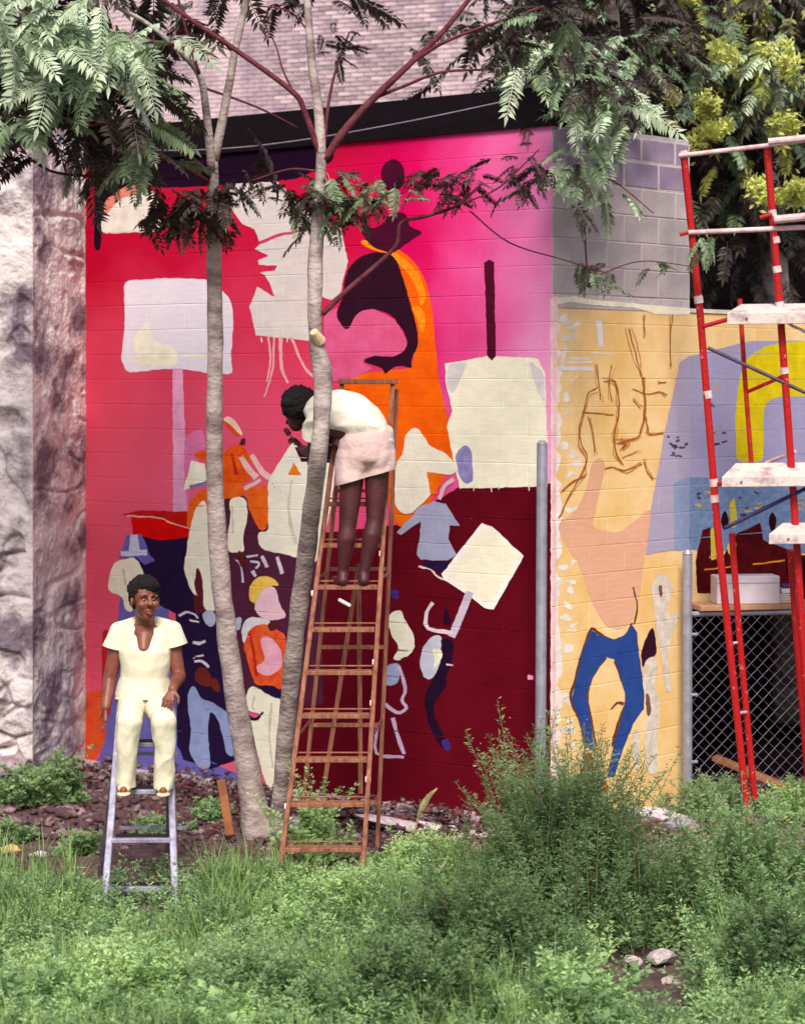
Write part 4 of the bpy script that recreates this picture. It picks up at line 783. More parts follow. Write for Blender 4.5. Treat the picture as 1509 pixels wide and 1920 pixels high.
# top with V neck and short wide sleeves
top = loft([(X(272, 1187, 13.43), (.148, .085, .05)), (X(272, 1222, 13.39), (.160, .120, .07)), (X(272, 1270, 13.4), (.150, .123, .07)), (X(272, 1300, 13.4), (.178, .148, .06)), (X(272, 1326, 13.39), (.188, .158, .05))])
top += limb(SL, X(251, 1168, 13.45), .055, .036, 6) + limb(SR, X(293, 1167, 13.45), .055, .036, 6)
tm = cloth(blob_mesh('top', top, .006, 7), .012, (6, 6, 5), [(X(272, 1310, 13.3), (.04, 0, -1), .5)], 3); bm = bmesh.new(); bm.from_mesh(tm)
vx, vz = NK.x + .004, P(272, 1206, 13.3).z
kill = [v for v in bm.verts if v.co.y < 13.47 and v.co.z > vz and abs(v.co.x - vx) < min(.05, (v.co.z - vz) * .40)]
bmesh.ops.delete(bm, geom=kill, context='VERTS'); bm.to_mesh(tm); bm.free(); top_o = obj('top', tm, cream_m, wm, True)
for S0, E0, sx in ((SL, EL, -1), (SR, ER, 1)):
    S1 = S0 + Vector((sx * .012, 0, -.004)); E1 = S0.lerp(E0, .45) + Vector((sx * .016, 0, 0))
    relink(obj('sleeve', cloth(blob_mesh('sleeve', limb(S1, E1, .062, .078, 9), .006, 6), .006, (8, 8, 5), [(S0.lerp(E0, .34) + Vector((sx * .012, 0, 0)), Vector((sx * .25, 0, -1)), .3)], 4), cream_m, None, True), top_o)
# bib of skin seen through the V
obj('chest', blob_mesh('chest', loft([(X(272, 1172, 13.43), (.07, .066, .05)), (X(272, 1188, 13.40), (.08, .09, .05)), (X(272, 1214, 13.375), (.06, .105, .05))]), .006, 3), skin_w, wm, True)
tr_ = loft([(X(272, 1296, 13.42), (.166, .125, .05)), (X(272, 1318, 13.4), (.172, .132, .055))]) + limb(HL, KL, .088, .068) + limb(HR, KR, .088, .068)
for K_, x_, x2 in ((KL, 238, 237), (KR, 308, 307)): tr_ += limb(K_ + Vector((0, .006, -.005)), X(x_, 1400, 13.05), .068, .058) + limb(X(x_, 1400, 13.05), X(x2, 1484, 13.1), .058, .058)
obj('trousers', cloth(blob_mesh('trousers', tr_, .0065, 22), .014, (8, 8, 5), [(X(237, 1475, 13.09), (0, 0, -1), .12), (X(307, 1477, 13.09), (0, 0, -1), .12)], 5), cream_m, wm, True)
shoe_m = mat('tan_sandal', (226, 196, 160), .7)
for Fp in (FL, FR):
    q = [(Fp + Vector((0, .13, -.018)), (.036, .04, .012)), (Fp + Vector((0, .06, -.02)), (.038, .06, .012)), (Fp + Vector((0, -.0, -.018)), (.043, .06, .013)), (Fp + Vector((0, .015, .012)), (.042, .028, .024))]
    obj('sandal', blob_mesh('sandal', q, .005, 2), shoe_m, wm, True)

mn = thing('person', 'person in white T-shirt and pink shorts bending left on the wooden ladder, back turned', 'person', P(670, 1098, 14.15))
tz = .25 + .2655 * 6 + .013
def PB(px, py, Y): return P(px, py, Y - .22)
def onz(px, Y, z): return P(px, HY + (ZE - z) * F / Y, Y)
aL, aR = onz(643, 13.86, tz + .085), onz(682, 13.86, tz + .085); kL, kR = PB(652, 985, 14.08), PB(703, 975, 14.10); hL, hR = PB(662, 862, 14.12), PB(708, 852, 14.14)
mb = []
for h_, k_, a_2 in ((hL, kL, aL), (hR, kR, aR)):
    mb += limb(h_, k_, .09, .058) + limb(k_, k_.lerp(a_2, .28) + Vector((0, -.012, 0)), .056, .060) + limb(k_.lerp(a_2, .28) + Vector((0, -.012, 0)), k_.lerp(a_2, .62) + Vector((0, -.006, 0)), .060, .045) + limb(k_.lerp(a_2, .62) + Vector((0, -.006, 0)), a_2, .045, .034)
for A0, toe in ((aL, Vector((-.055, .15, 0))), (aR, Vector((-.01, .16, 0)))):
    h0 = Vector((A0.x, A0.y - .02, tz + .034)); mb += limb(A0, h0, .036, .036, 4) + limb(h0, h0 + toe + Vector((0, 0, -.008)), .035, .026, 7)
    for k in range(5): mb += limb(h0 + toe * .92 + Vector((-.03 + .015 * k, 0, -.012)), h0 + toe * 1.12 + Vector((-.034 + .017 * k, 0, -.016)), .011, .009, 3)
pel, chest, sh = PB(688, 828, 14.12), PB(640, 786, 14.2), PB(606, 772, 14.27)
mb += loft([(pel, (.15, .11, .1)), (PB(664, 806, 14.14), (.13, .11, .1)), (chest, (.14, .12, .12)), (sh, (.12, .12, .11))])
mh = PB(561, 764, 14.4); mb += limb(sh, mh + Vector((.05, -.03, .0)), .07, .06, 8) + [(mh + Vector((-.005, .01, -.03)), (.085, .095, .1)), (mh + Vector((-.02, .02, -.1)), (.055, .06, .06))] + limb(mh + Vector((-.06, .05, -.07)), mh + Vector((-.08, .06, -.1)), .014, .016, 3)
mb += [(mh + Vector((.055, -.06, -.03)), (.016, .014, .032))]
s1, s2 = PB(592, 796, 14.2), PB(640, 790, 14.38); e1, w1 = PB(588, 850, 14.3), PB(566, 842, 14.52); e2, w2 = PB(622, 852, 14.45), PB(590, 856, 14.62)
mb += limb(s1, e1, .052, .042) + limb(e1, w1, .042, .03) + limb(s2, e2, .052, .042) + limb(e2, w2, .042, .03)
mb += hand(w1, (-.35, .6, .55), (.5, .6, -.5), .9) + hand(w2, (-.4, .8, -.2), (.3, .2, 1), .5)
obj('body', blob_mesh('body', mb, .0055, 5), skin_m, mn, True)
rs2 = random.Random(4); hb = [(mh + Vector((0, -.005, .02)), (.115, .115, .115))]
for _ in range(70):
    d = Vector((rs2.gauss(0, 1), rs2.gauss(0, 1), rs2.gauss(0, 1) + .4)).normalized()
    if d.z > -.5: hb.append((mh + Vector((0, -.005, .02)) + d * .102, .026))
obj('hair', cloth(blob_mesh('hair', hb, .005, 2), .008, (42, 42, 42)), hair_m, mn, True)
whs = mat('white_cotton', (226, 218, 200), .9, .03, 6, .7, 14, stretch=(1, .6, .8))
tb = loft([(PB(692, 826, 14.12), (.158, .12, .06)), (PB(680, 798, 14.12), (.162, .14, .11)), (PB(656, 778, 14.17), (.155, .145, .145)), (PB(630, 772, 14.22), (.142, .14, .145)), (PB(606, 774, 14.27), (.12, .13, .125))], 9)
tb += limb(s1 + Vector((.01, 0, .02)), s1.lerp(e1, .52), .078, .08, 7) + limb(s2, s2.lerp(e2, .4), .08, .08, 7) + limb(PB(662, 815, 14.1), PB(650, 842, 14.11), .07, .045, 5)
obj('shirt', cloth(blob_mesh('shirt', tb, .0065, 12), .013, (5, 5, 9), [(s1.lerp(e1, .42), e1 - s1, .14)], 8), whs, mn, True)
pk = mat('pale_pink_cotton', (216, 184, 180), .9, .06, 6, .6, 16)
sb = loft([(PB(690, 808, 14.12), (.160, .125, .05)), (PB(687, 832, 14.11), (.174, .14, .08)), (PB(685, 856, 14.11), (.172, .135, .07))]) + limb(PB(661, 858, 14.11), PB(657, 902, 14.1), .106, .102, 7) + limb(PB(710, 850, 14.13), PB(713, 896, 14.12), .104, .1, 7) + [(PB(668, 858, 14.07), (.088, .085, .12)), (PB(708, 852, 14.08), (.088, .085, .12))]
obj('shorts', cloth(blob_mesh('shorts', sb, .0065, 24), .009, (6, 6, 5), [(PB(685, 895, 14.1), (.28, 0, -1), .4)], 11), pk, mn, True)
br = bmesh.new(); q = w1 + Vector((-.045, .07, .04)); tube(br, [q + Vector((.05, -.05, -.04)), q, q + Vector((-.05, .07, .06))], [.008, .007, .006], 6)
pb_ = tag(obj('paint_brush', br, mat('brush_wood', (150, 96, 60), .6)), 'small paint brush in the bending person\'s hand', 'brush')
br = bmesh.new(); box(br, q + Vector((-.06, .085, .072)), (.03, .06, .03), Vector((-.5, .7, .6)).to_track_quat('Y', 'Z').to_matrix(), .004); relink(obj('bristles', br, mat('bristles', (90, 20, 40), .8)), pb_)

# ------------------------------------------------------------------ trees
bark_m = mat('pale_bark', (190, 173, 168), .85, .2, 5, .6, 26, rgb2=(130, 110, 110), stretch=(1, 1, 1.7), thr=(.36, .6)); twig_m = mat('shade_tinted_bark', (112, 52, 62), .8, .2, 16, .4, 40, rgb2=(84, 26, 40))  # thin branches: maroon shadow tint put into the bark colour
def frond_mesh(seed, n=14, L=.5, ll=.12, m=None):
    r = random.Random(seed); V = []; Fq = []; droop = r.uniform(.25, .5)
    def rach(t): return Vector((0, L * t, L * (.06 * t - droop * t * t)))
    def quad(p, d, w_, le, nrm):
        s = d.cross(nrm).normalized(); i = len(V)
        V.extend([p, p + d * le * .4 + s * w_ + nrm * .004, p + d * le - nrm * le * .18, p + d * le * .4 - s * w_ + nrm * .004, p + d * le * .45 - nrm * .006])
        Fq.extend([(i, i + 1, i + 4), (i + 1, i + 2, i + 4), (i, i + 4, i + 3), (i + 4, i + 2, i + 3)])
    for k in range(n):
        t = .22 + .76 * k / (n - 1); p = rach(t); f = rach(min(1, t + .02)) - rach(t - .02); f.normalize(); sz = ll * (1 - .45 * abs(t - .5) * 1.5) * r.uniform(.85, 1.1)
        for s in (-1, 1):
            d = (Vector((s, 0, 0)) + f * r.uniform(.3, .65) + Vector((0, 0, r.uniform(-.45, .1)))).normalized(); nr = Vector((r.uniform(-.3, .3), r.uniform(-.3, .3), 1)).normalized(); quad(p, d, sz * .19, sz, nr)
    quad(rach(1), (rach(1) - rach(.95)).normalized(), ll * .14, ll * .8, Vector((0, 0, 1)))
    for k in range(6):
        a, b = rach(k / 6), rach((k + 1) / 6); i = len(V); V.extend([a + Vector((-.003, 0, 0)), a + Vector((.003, 0, 0)), b + Vector((.002, 0, 0)), b + Vector((-.002, 0, 0))]); Fq.extend([(i, i + 1, i + 2), (i, i + 2, i + 3)])
    me = npmesh('frond', [tuple(v) for v in V], Fq); me.materials.append(m); return me
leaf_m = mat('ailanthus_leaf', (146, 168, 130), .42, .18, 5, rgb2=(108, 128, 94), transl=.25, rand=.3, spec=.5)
leafd_m = mat('shaded_ailanthus_leaf', (80, 72, 58), .5, .2, 5, rgb2=(50, 34, 38), transl=.2, rand=.35, spec=.5)  # dark copy of the leaf colour, for fronds in shade
pale_m = mat('lit_ailanthus_leaf', (216, 226, 200), .42, .15, 5, rgb2=(180, 200, 164), transl=.25, rand=.2, spec=.5)  # pale copy of the leaf colour, sky sheen on frond tops painted in
yel_m = mat('yellow_green_leaf', (196, 196, 104), .5, .15, 5, rgb2=(160, 164, 78), transl=.3, rand=.2, spec=.4)
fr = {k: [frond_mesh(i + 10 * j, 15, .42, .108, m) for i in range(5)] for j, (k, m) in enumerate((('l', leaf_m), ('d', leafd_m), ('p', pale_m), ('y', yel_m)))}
def put_frond(parent, p, yaw, pitch, roll, s, kind, rng):
    o = bpy.data.objects.new('frond', fr[kind][rng.randrange(5)]); link(o); o.location = p; o.rotation_euler = (pitch, roll, yaw); o.scale = (s, s, s); relink(o, parent); return o
def stuff_fronds(parent, items, kind, rng):
    V = []; Fq = []; base = []
    for me in fr[kind]:
        a = np.empty(len(me.vertices) * 3, np.float32); me.vertices.foreach_get('co', a); b = np.empty(len(me.loops), np.int32); me.loops.foreach_get('vertex_index', b); base.append((a.reshape(-1, 3), b.reshape(-1, 3)))
    off = 0
    for p, yaw, pitch, roll, s in items:
        a, b = base[rng.randrange(5)]; M = np.array((Matrix.Rotation(yaw, 3, 'Z') @ Matrix.Rotation(roll, 3, 'Y') @ Matrix.Rotation(pitch, 3, 'X')))
        V.append(a * s @ M.T + np.array(p)); Fq.append(b + off); off += len(a)
    me = npmesh('foliage', np.concatenate(V), np.concatenate(Fq)); me.materials.append(fr[kind][0].materials[0]); o = obj('foliage', me, None, parent); o['kind'] = 'stuff'; return o
def tree(label, base, trunk, radii, branches, cat='tree', group=None):
    t = thing('tree', label, cat, base, group); bm = bmesh.new(); sp = spline(trunk, 8); tube(bm, sp, [r * (1 + .06 * mnoise.noise(p * 4)) for r, p in zip(lerp_list(radii, 8), sp)], 14, .18); obj('trunk', bm, bark_m, t, True)
    for pts, r0, r1 in branches:
        bm = bmesh.new(); sp = spline(pts, 6); tube(bm, sp, [r0 + (r1 - r0) * i / (len(sp) - 1) for i in range(len(sp))], 8, .15); obj('branch', bm, twig_m if r0 < .03 else bark_m, t, True)
    return t
def PP(L, Y0, Y1=None): Y1 = Y0 if Y1 is None else Y1; return [P(x, y, Y0 + (Y1 - Y0) * i / max(1, len(L) - 1)) for i, (x, y) in enumerate(L)]
# left trunk
b1 = P(487, 1563, 15.0); b1.z = -.05
t1 = tree('slender pale tree left of the wooden ladder, trunk bowing at its base', b1, [b1, P(462, 1430, 15.0), P(432, 1240, 14.9), P(412, 1050, 14.8), P(402, 850, 14.7), P(404, 640, 14.6), P(401, 440, 14.5), P(400, 300, 14.4)], [.118, .08, .07, .066, .056, .054, .05, .034],
    [(PP([(398, 320), (388, 220), (374, 140), (325, 85), (270, 40), (215, 12)], 14.4, 13.9), .032, .012), (PP([(402, 300), (424, 190), (440, 100), (462, 0), (475, -60)], 14.4, 14.2), .034, .02), (PP([(392, 330), (330, 268), (280, 195), (225, 150)], 14.4, 13.6), .028, .01), (PP([(390, 340), (330, 305), (260, 290), (190, 300)], 14.4, 13.8), .022, .008), (PP([(374, 140), (350, 60), (330, -20)], 14.1, 14), .014, .008), (PP([(384, 165), (480, 200), (560, 240)], 14.3, 14.6), .01, .005), (PP([(60, 300), (100, 322), (160, 330), (240, 335)], 13.5, 14.2), .010, .008), (PP([(325, 85), (240, 70), (150, 60), (40, 20)], 14, 13.3), .016, .006), (PP([(280, 195), (200, 230), (110, 240)], 13.8, 13.3), .012, .006)])
b2 = P(522, 1565, 15.0); b2.z = -.05
t2 = tree('slender pale tree crossing in front of the bending person on the wooden ladder', b2, [b2, P(536, 1380, 14.7), P(556, 1180, 14.35), P(578, 1010, 14.0), P(597, 850, 13.52), P(606, 740, 13.54), P(604, 690, 13.52), P(592, 625, 13.5), P(591, 500, 13.5), P(597, 400, 13.5), P(603, 290, 13.5)], [.072, .061, .06, .06, .057, .055, .06, .046, .046, .043, .033],
    [(PP([(603, 300), (597, 205), (586, 130), (580, 60), (574, -40)], 13.5, 13.5), .034, .024), (PP([(600, 290), (572, 212), (548, 172), (440, 92), (370, 45), (300, -5)], 13.5, 13.3), .022, .013), (PP([(606, 290), (615, 200), (630, 130), (655, 60)], 13.5, 13.8), .013, .006), (PP([(608, 300), (650, 240), (700, 185), (770, 118), (830, 60), (886, -10)], 13.5, 13.5), .028, .014), (PP([(770, 118), (835, 78), (930, 42), (1020, 12)], 13.5, 13.4), .014, .008), (PP([(700, 185), (760, 160), (830, 135), (925, 130)], 13.55, 13.4), .012, .007), (PP([(604, 590), (650, 545), (700, 502), (742, 460), (752, 418), (800, 405), (856, 385), (905, 342)], 13.5, 13.5), .018, .009), (PP([(856, 385), (930, 355), (980, 310), (1010, 280)], 13.5, 13.5), .006, .004), (PP([(880, 395), (955, 455), (1060, 488), (1130, 510)], 13.5, 14), .006, .004), (PP([(590, 320), (540, 318), (470, 340)], 13.5, 13.7), .008, .005), (PP([(600, 350), (640, 345), (700, 355)], 13.5, 13.5), .008, .005), (PP([(550, 172), (530, 130), (515, 80), (480, 20)], 13.5, 13.5), .007, .004), (PP([(580, 60), (540, 20), (470, 10)], 13.5, 13.5), .007, .004)])
bm = bmesh.new(); tube(bm, [P(600, 640, 13.47), P(588, 622, 13.41)], [.04, .026], 10); obj('cut_stub', bm, mat('cut_wood', (222, 192, 150), .9), t2)
rf = random.Random(21)
def cluster(parent, n, cx, cy, rx, ry, Y, dY, kinds, s=(.8, 1.1), hang=.3, yawc=None):
    for _ in range(n):
        px, py = rf.gauss(cx, rx * .55), rf.gauss(cy, ry * .55); yaw = rf.uniform(0, 6.28) if yawc is None else yawc + rf.gauss(0, .6)
        put_frond(parent, P(px, py, Y + rf.uniform(-dY, dY)), yaw, -hang + rf.gauss(0, .35), rf.gauss(0, .35), rf.uniform(*s), rf.choice(kinds), rf)
# fronds: yaw pi points them at the viewer
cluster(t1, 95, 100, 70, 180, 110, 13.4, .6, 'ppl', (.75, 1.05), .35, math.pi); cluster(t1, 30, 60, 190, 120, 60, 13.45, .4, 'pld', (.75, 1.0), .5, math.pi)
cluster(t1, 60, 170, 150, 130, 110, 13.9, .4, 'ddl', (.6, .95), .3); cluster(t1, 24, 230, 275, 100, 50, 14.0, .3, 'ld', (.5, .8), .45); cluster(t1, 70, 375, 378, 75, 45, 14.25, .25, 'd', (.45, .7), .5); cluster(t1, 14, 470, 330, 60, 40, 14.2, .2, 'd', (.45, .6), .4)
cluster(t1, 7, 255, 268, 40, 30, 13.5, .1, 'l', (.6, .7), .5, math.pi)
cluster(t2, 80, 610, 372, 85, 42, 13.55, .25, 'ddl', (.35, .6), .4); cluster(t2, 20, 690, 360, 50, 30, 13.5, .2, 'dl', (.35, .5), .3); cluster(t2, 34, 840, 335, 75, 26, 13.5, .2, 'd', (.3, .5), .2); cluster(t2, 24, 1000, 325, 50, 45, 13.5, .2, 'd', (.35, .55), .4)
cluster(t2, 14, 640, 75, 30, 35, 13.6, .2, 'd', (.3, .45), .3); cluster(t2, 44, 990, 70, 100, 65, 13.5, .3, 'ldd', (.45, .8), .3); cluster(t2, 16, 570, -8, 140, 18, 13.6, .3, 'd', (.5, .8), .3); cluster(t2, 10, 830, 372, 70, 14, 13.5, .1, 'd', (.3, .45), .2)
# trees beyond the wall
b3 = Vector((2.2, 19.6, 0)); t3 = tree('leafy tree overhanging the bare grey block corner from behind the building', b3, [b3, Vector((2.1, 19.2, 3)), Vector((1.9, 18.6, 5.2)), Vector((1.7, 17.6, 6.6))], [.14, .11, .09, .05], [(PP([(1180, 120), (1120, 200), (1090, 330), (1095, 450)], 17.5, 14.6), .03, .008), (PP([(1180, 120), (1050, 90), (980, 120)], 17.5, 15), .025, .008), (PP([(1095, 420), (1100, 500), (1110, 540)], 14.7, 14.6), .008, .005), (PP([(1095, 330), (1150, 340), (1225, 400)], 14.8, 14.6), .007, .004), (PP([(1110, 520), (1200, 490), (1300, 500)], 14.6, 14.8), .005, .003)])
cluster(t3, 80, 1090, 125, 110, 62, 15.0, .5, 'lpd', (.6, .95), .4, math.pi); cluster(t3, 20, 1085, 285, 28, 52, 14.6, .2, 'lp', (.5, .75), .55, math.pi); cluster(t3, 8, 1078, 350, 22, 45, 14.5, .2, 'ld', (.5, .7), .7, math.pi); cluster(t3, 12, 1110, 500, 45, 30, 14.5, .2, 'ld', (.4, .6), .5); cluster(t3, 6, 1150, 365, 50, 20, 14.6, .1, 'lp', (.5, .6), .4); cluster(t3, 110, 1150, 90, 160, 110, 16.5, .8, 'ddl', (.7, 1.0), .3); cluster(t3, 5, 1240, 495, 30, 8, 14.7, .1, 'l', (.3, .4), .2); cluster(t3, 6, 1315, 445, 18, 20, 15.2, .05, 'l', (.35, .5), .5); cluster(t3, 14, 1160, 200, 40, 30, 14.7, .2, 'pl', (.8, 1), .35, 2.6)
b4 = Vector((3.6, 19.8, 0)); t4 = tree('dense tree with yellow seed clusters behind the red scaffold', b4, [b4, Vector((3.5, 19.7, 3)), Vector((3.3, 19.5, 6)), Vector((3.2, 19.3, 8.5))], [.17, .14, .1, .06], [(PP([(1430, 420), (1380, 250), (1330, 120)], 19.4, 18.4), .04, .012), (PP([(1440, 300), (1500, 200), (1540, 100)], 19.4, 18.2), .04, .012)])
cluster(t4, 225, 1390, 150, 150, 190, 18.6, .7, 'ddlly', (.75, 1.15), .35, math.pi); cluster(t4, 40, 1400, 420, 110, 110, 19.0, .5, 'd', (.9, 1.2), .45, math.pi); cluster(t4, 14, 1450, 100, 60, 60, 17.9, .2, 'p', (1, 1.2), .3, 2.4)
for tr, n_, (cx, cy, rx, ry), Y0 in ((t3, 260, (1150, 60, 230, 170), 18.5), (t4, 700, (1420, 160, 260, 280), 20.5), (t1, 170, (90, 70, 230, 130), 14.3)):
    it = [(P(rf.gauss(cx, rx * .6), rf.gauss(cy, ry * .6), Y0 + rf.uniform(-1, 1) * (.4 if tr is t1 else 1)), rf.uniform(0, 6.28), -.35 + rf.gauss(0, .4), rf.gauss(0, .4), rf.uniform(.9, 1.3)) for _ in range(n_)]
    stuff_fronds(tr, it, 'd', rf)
seed_m = mat('yellow_seed_cluster', (224, 226, 140), .8, .2, 20, rgb2=(190, 196, 100), transl=.3)
def seed_mesh(s):
    r = random.Random(s); V = []; Fq = []
    for _ in range(110):
        d = Vector((r.gauss(0, 1), r.gauss(0, .7), r.gauss(0, .75))) * .046; a = Vector((r.gauss(0, 1), r.gauss(0, 1), r.gauss(0, 1))).normalized(); b = a.orthogonal().normalized(); i = len(V)
        V += [d + a * .03, d + b * .012, d - a * .03, d - b * .012]; Fq.append((i, i + 1, i + 2, i + 3))
    me = npmesh('seed_cluster', [tuple(v) for v in V], Fq); me.materials.append(seed_m); return me
sm = [seed_mesh(i) for i in range(4)]
for (px, py, n_) in ((1325, 190, 3), (1340, 205, 2), (1360, 240, 2), (1310, 250, 2), (1290, 262, 1), (1350, 92, 1), (1400, 85, 1), (1465, 90, 2), (1490, 120, 3), (1505, 150, 2), (1410, 350, 3), (1450, 372, 3), (1485, 360, 3), (1505, 385, 1), (1445, 245, 1), (1490, 240, 2), (1205, 105, 1), (1195, 125, 1), (1275, 180, 1)):
    for _ in range(n_):
        o = bpy.data.objects.new('seed_cluster', sm[rf.randrange(4)]); link(o); o.location = P(px + rf.gauss(0, 12), py + rf.gauss(0, 9), 17.2 + rf.uniform(-.2, .2)); o.rotation_euler = (rf.uniform(-.5, .5), rf.uniform(-.5, .5), rf.uniform(0, 6)); s = rf.uniform(.8, 1.3); o.scale = (s, s, s); relink(o, t4); o['kind'] = 'stuff'

# ------------------------------------------------------------------ weeds and bushes in front
rg = np.random.default_rng(5)
def leaves(centers, dirs, ln, wd):
    """one folded four-cornered leaf per centre"""
    n_ = len(centers); a = dirs / np.linalg.norm(dirs, axis=1, keepdims=True); up = rg.normal(size=(n_, 3)) * .6 + np.array((0, -.25, 1)); s = np.cross(a, up); s /= np.linalg.norm(s, axis=1, keepdims=True) + 1e-9
    ln = ln[:, None]; wd = wd[:, None]; V = np.stack([centers, centers + a * ln * .45 + s * wd, centers + a * ln, centers + a * ln * .45 - s * wd], 1).reshape(-1, 3)
    return V, np.arange(n_ * 4).reshape(-1, 4)
def stem_plants(bases, heights, spread, nleaf, leaf_len, leaf_w, upward=.35):
    C = []; D = []; LN = []; S = []
    for b, h in zip(bases, heights):
        lean = rg.normal(size=2) * spread; m_ = nleaf; t = np.sort(rg.uniform(.08, 1, m_)); x = b[0] + lean[0] * h * t ** 1.4; y = b[1] + lean[1] * h * t ** 1.4; z = b[2] + h * t * (1 - .12 * t)
        ang = rg.uniform(0, 6.283, m_); off = rg.uniform(0, 1, m_) * .05 * (1.25 - t); d = np.stack([np.cos(ang), np.sin(ang), rg.normal(upward, .3, m_)], 1)
        C.append(np.stack([x, y, z], 1) + d * off[:, None]); D.append(d); LN.append(leaf_len * (1.25 - .65 * t) * rg.uniform(.7, 1.3, m_)); S.append([(b[0], b[1], b[2]), (b[0] + lean[0] * h * .38, b[1] + lean[1] * h * .38, b[2] + h * .47), (b[0] + lean[0] * h, b[1] + lean[1] * h, b[2] + h * .88)])
    C = np.concatenate(C); D = np.concatenate(D); LN = np.concatenate(LN); return leaves(C, D, LN, LN * leaf_w), S
wg = [mat('weed_leaf_light', (202, 226, 158), .5, .2, 3, rgb2=(146, 184, 118), transl=.35, spec=.4, thr=(.3, .7)), mat('weed_leaf_mid', (166, 194, 138), .5, .2, 3, rgb2=(116, 150, 96), transl=.4, spec=.4, thr=(.3, .7)), mat('weed_leaf_dark', (126, 156, 104), .5, .2, 3, rgb2=(78, 104, 64), transl=.35, spec=.4, thr=(.3, .7))]
stem_m = mat('weed_stem', (118, 116, 78), .8)
# ground cover, one carpet per tint
for mi, (cnt, hs) in enumerate(((2050, (.12, .34)), (2050, (.12, .36)), (850, (.15, .42)))):
    Bs = []; Hs = []
    while len(Bs) < cnt:
        y = rg.uniform(8.9, 14.0); x = rg.uniform(-1, 1) * .275 * y
        px = HX + F * x / y; edge_ = 13.75 + .35 * mnoise.noise((x * 1.3, 2.2, 0)) - (.35 if px < 180 else 0)
        if y > edge_ or (y > 13.35 and 180 < px < 520 and rg.random() < .75) or (y > 12.1 and 165 < px < 365 and rg.random() < .7): continue
        nv = mnoise.noise((x * .9, y * .8, mi * 9.1))
        if nv < (-.25 if mi < 2 else .0): continue
        if 1130 < px < 1300 and 10.4 < y < 12.0: continue
        fall = min(1, max(.35, (edge_ - y) / .5)); Bs.append((x, y, gh(x, y))); Hs.append(rg.uniform(*hs) * fall * (1.15 if y < 11.5 else 1))
    (V, Fq), _ = stem_plants(Bs, Hs, .35, 84, .036, .2)
    me = npmesh('weeds', V, Fq); me.materials.append(wg[mi]); tag(obj('weeds', me), ['light green low weeds covering the lot', 'mid green low weeds covering the lot', 'darker weeds scattered through the ground cover'][mi], kind='stuff')
def bush(label, px, Y, h, r, nst, nleaf, mi, ll=.05, lw=.2, spread=.3, cat='bush', up=.35):
    c = P(px, 720, Y); z0 = gh(c.x, c.y); t = thing('bush' if cat == 'bush' else 'tall_weed', label, cat, (c.x, c.y, z0)); Bs = []; Hs = []
    for _ in range(nst):
        a, q = rg.uniform(0, 6.283), abs(rg.normal(0, r * .55)); Bs.append((c.x + q * math.cos(a), c.y + q * .8 * math.sin(a), z0)); Hs.append(h * rg.uniform(.62, 1.05) * (1 - .45 * min(1, q / r)))
    (V, Fq), S = stem_plants(Bs, Hs, spread, int(nleaf * 1.45), ll * .74, lw * .9, up); me = npmesh('foliage', V, Fq); me.materials.append(wg[mi]); obj('foliage', me, None, t)['kind'] = 'stuff'; bm = bmesh.new()
    for s in S: tube(bm, s, [.0042, .003, .0014], 4, cap=False)
    obj('stems', bm, stem_m, t)['kind'] = 'stuff'; t['group'] = 'bushes in the foreground' if cat == 'bush' else 'tall weeds by the walls and ladders'; return t
bush('big feathery bush standing before the ochre wall with the painted jeans', 1080, 12.4, 1.34, .62, 260, 150, 2, .055, .15, .2)
bush('tall feathery weed against the steel post at the maroon edge', 985, 12.9, 1.36, .22, 44, 130, 1, .065, .14, .16, 'weed')
bush('dark bush low in the middle of the foreground', 905, 11.2, .78, .55, 150, 130, 2, .055, .2, .25)
bush('dark bush nearest the viewer at bottom centre', 760, 10.3, .62, .5, 120, 120, 2, .06, .24, .28)
bush('broad bush under the scaffold at the right border', 1400, 12.3, .95, .7, 200, 130, 1, .055, .18, .25)
bush('dark bush at the lower right corner', 1450, 10.9, .7, .4, 130, 130, 2, .06, .2, .26)
bush('light bush in the grass below the wooden ladder', 640, 12.4, .42, .55, 150, 90, 0, .05, .24, .3)
bush('light bush filling the lower left foreground', 230, 10.6, .5, .7, 190, 110, 0, .05, .24, .3)
bush('dark grassy clump at the left border beside the metal ladder', 60, 12.6, .34, .45, 140, 80, 1, .06, .12, .35)
bush('mid green bush right of the lower left light bush', 470, 10.5, .52, .5, 140, 110, 1, .05, .24, .28)
bush('small weed growing between the wooden ladder treads', 590, 14.35, .72, .2, 26, 70, 0, .06, .3, .3, 'weed')
bush('leafy weed climbing at the foot of the rough wall', 60, 16.0, .36, .3, 60, 70, 1, .06, .34, .4, 'weed')
bush('green weed by the cream stone at the rough wall corner', 118, 16.4, .42, .16, 40, 60, 1, .06, .34, .3, 'weed')
bush('weed patch growing inside the chain link at right', 1330, 15.6, .42, .3, 70, 70, 1, .05, .2, .3, 'weed')
bush('weed patch right of the orange plank behind the fence', 1490, 15.7, .4, .3, 60, 70, 0, .05, .2, .3, 'weed')
bush('bushy light weed in front of the maroon mural foot', 800, 13.6, .4, .4, 100, 80, 0, .05, .22, .3, 'weed')
bush('bright leafy weed at bottom right of centre', 1060, 10.3, .5, .35, 80, 110, 0, .06, .28, .3, 'weed')

bm = bmesh.new(); sp = spline([P(768, 1640, 13.7), P(782, 1540, 13.7), P(800, 1500, 13.7), P(820, 1478, 13.7)], 6); tube(bm, sp, [.006] * 7 + [.012, .017, .02, .021, .02, .018, .016, .014, .012, .009, .007, .004][:len(sp) - 7], 7, .4)
tag(obj('seed_stalk', bm, mat('stalk', (150, 136, 92), .9, .3, 40, .6, 80)), 'brownish leaning seed stalk rising before the maroon wall right of the wooden ladder', 'stalk')

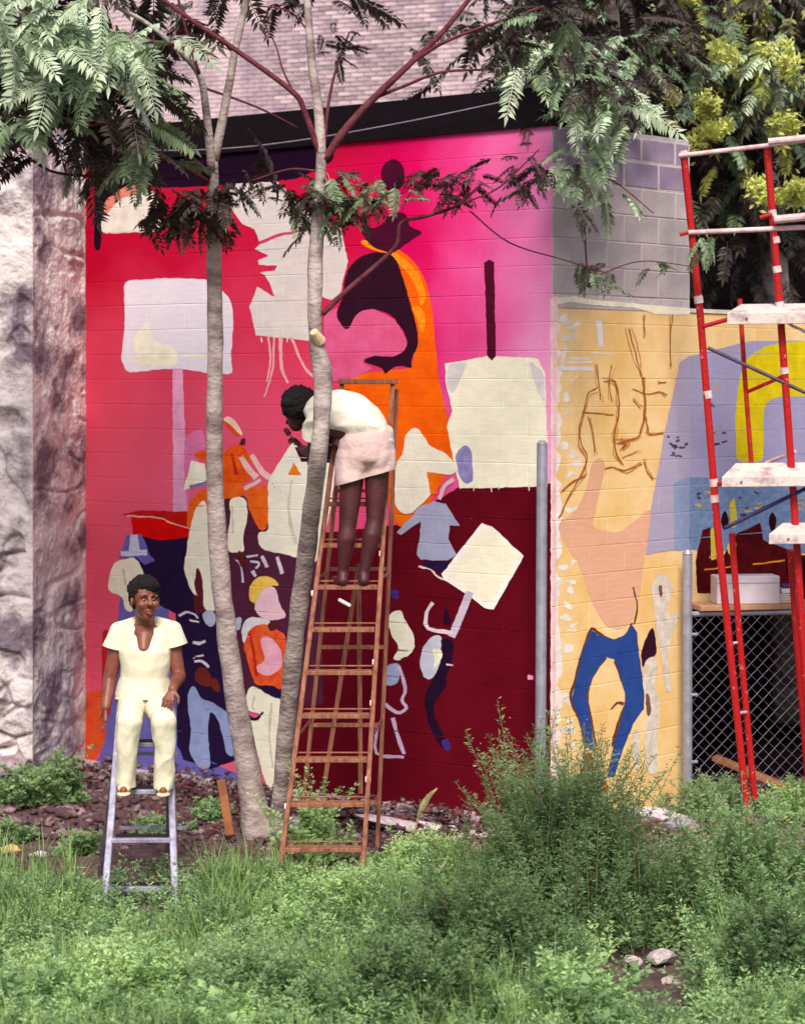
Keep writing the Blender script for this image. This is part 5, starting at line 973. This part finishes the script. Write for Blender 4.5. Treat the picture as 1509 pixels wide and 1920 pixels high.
# dry stalks, grass blades and pale rubble in the front
for (px, py, Y, dx, L_) in ((285, 1748, 11.6, .22, .1), (530, 1800, 11.2, -.14, .22), (820, 1640, 12.6, .1, .3), (1060, 1905, 10.2, .02, .4), (1478, 1900, 10.4, .25, .12), (60, 1850, 10.7, .2, .1), (380, 1880, 10.4, -.18, .25), (690, 1780, 11.3, .12, .3), (1300, 1700, 12.2, -.1, .4)):
    bm = bmesh.new(); q = P(px, py, Y); tube(bm, spline([q + Vector((-dx, .05, -L_)), q + Vector((-dx * .4, 0, -L_ * .4)), q, q + Vector((dx * .5, 0, L_ * .25))], 4), lerp_list([.009, .008, .006, .003], 4), 6, .3)
    where = {285: 'below the metal ladder', 530: 'in the light weeds below the trunk bases', 820: 'before the maroon wall foot', 1060: 'at the bottom border under the right bushes', 1478: 'in the bottom right corner', 60: 'at the lower left border', 380: 'near the bottom border left of centre', 690: 'below the wooden ladder', 1300: 'before the steel fence post'}[px]
    tag(obj('dry_stalk', bm, mat('dry_stalk', (186, 160, 128), .9, .25, 20, .4, 60)), 'bare dry stalk in the front weeds, ' + where, 'stalk', 'dry stalks among the front weeds')
for (px, py, Y, s_, c_) in ((1185, 1800, 11.6, .05, (208, 188, 184)), (1238, 1792, 11.7, .07, (196, 178, 180)), (1255, 1840, 11.35, .05, (200, 184, 176))):
    me = rocks[rs.randrange(7)].copy(); me.materials.clear(); me.materials.append(mat('stone_%d_%d_%d' % c_, c_, .9, .2, 5, .4, 25)); o = bpy.data.objects.new('rock', me); link(o); q = P(px, py, Y); o.location = (q.x, q.y, q.z); o.scale = (s_ * 1.3, s_, s_ * .8); o.rotation_euler = (0, rs.uniform(-.2, .2), rs.uniform(0, 6))
    tag(o, {1185: 'pale stone left of the biggest one', 1238: 'biggest pale stone', 1275: 'rightmost brownish stone', 1210: 'lowest dull grey stone', 1255: 'small light stone below the biggest one', 1165: 'small highest stone'}[px] + ' in the gap between the right front bushes', 'rock', 'pale stones in the gap between the right front bushes')
Bs = []; 
while len(Bs) < 2000:
    y = rg.uniform(9.2, 13.6); x = rg.uniform(-1, 1) * .27 * y
    px = HX + F * x / y
    if mnoise.noise((x * 1.1 + 4, y * 1.1, 3)) > .02 and not (y > 11.9 and 150 < px < 380) and not (1080 < px < 1340 and y < 12.2): Bs.append((x, y, gh(x, y)))
B_ = np.repeat(np.array(Bs), 9, 0) + rg.normal(size=(len(Bs) * 9, 3)) * np.array((.025, .025, 0)); n_ = len(B_); an = rg.uniform(0, 6.283, n_); tl = rg.uniform(.15, .6, n_); hh = rg.uniform(.18, .42, n_)
d = np.stack([np.cos(an) * tl, np.sin(an) * tl, np.ones(n_)], 1) * hh[:, None]; sd_ = np.stack([-np.sin(an), np.cos(an), np.zeros(n_)], 1) * .0042
mid = B_ + d * .55; tip = B_ + d * np.array((1.35, 1.35, .92)); V = np.stack([B_ - sd_, B_ + sd_, mid + sd_ * .8, mid - sd_ * .8, tip], 1).reshape(-1, 3); k_ = np.arange(n_)[:, None] * 5
Fq = np.concatenate([k_ + np.array((0, 1, 2)), k_ + np.array((0, 2, 3)), k_ + np.array((3, 2, 4))]); me = npmesh('grass', V, Fq); me.materials.append(mat('grass_blade', (150, 176, 104), .5, .2, 4, rgb2=(110, 140, 80), transl=.3)); tag(obj('grass', me), 'green grass blades growing through the weeds', kind='stuff')

for (px, Y, lab) in ((395, 15.6, 'small green weed on the rubble between the metal ladder and the bowed trunk'), (292, 15.2, 'small weed on the rubble seen through the metal ladder'), (150, 14.4, 'low weed on the dirt left of the metal ladder'), (20, 14.9, 'low weed on the dirt at the left border')): bush(lab, px, Y, .2, .16, 22, 50, 1, .05, .3, .5, 'weed')

bush('broad leaved plant at the bottom border under the dark bushes', 1090, 10.2, .42, .25, 26, 40, 1, .13, .34, .4, 'weed')
bush('broad leaved light plant at the bottom border left of centre', 420, 10.15, .36, .3, 26, 36, 0, .12, .36, .4, 'weed')
bush('broad leaved plant in the lower left corner', 40, 10.3, .36, .25, 20, 36, 1, .13, .36, .4, 'weed')
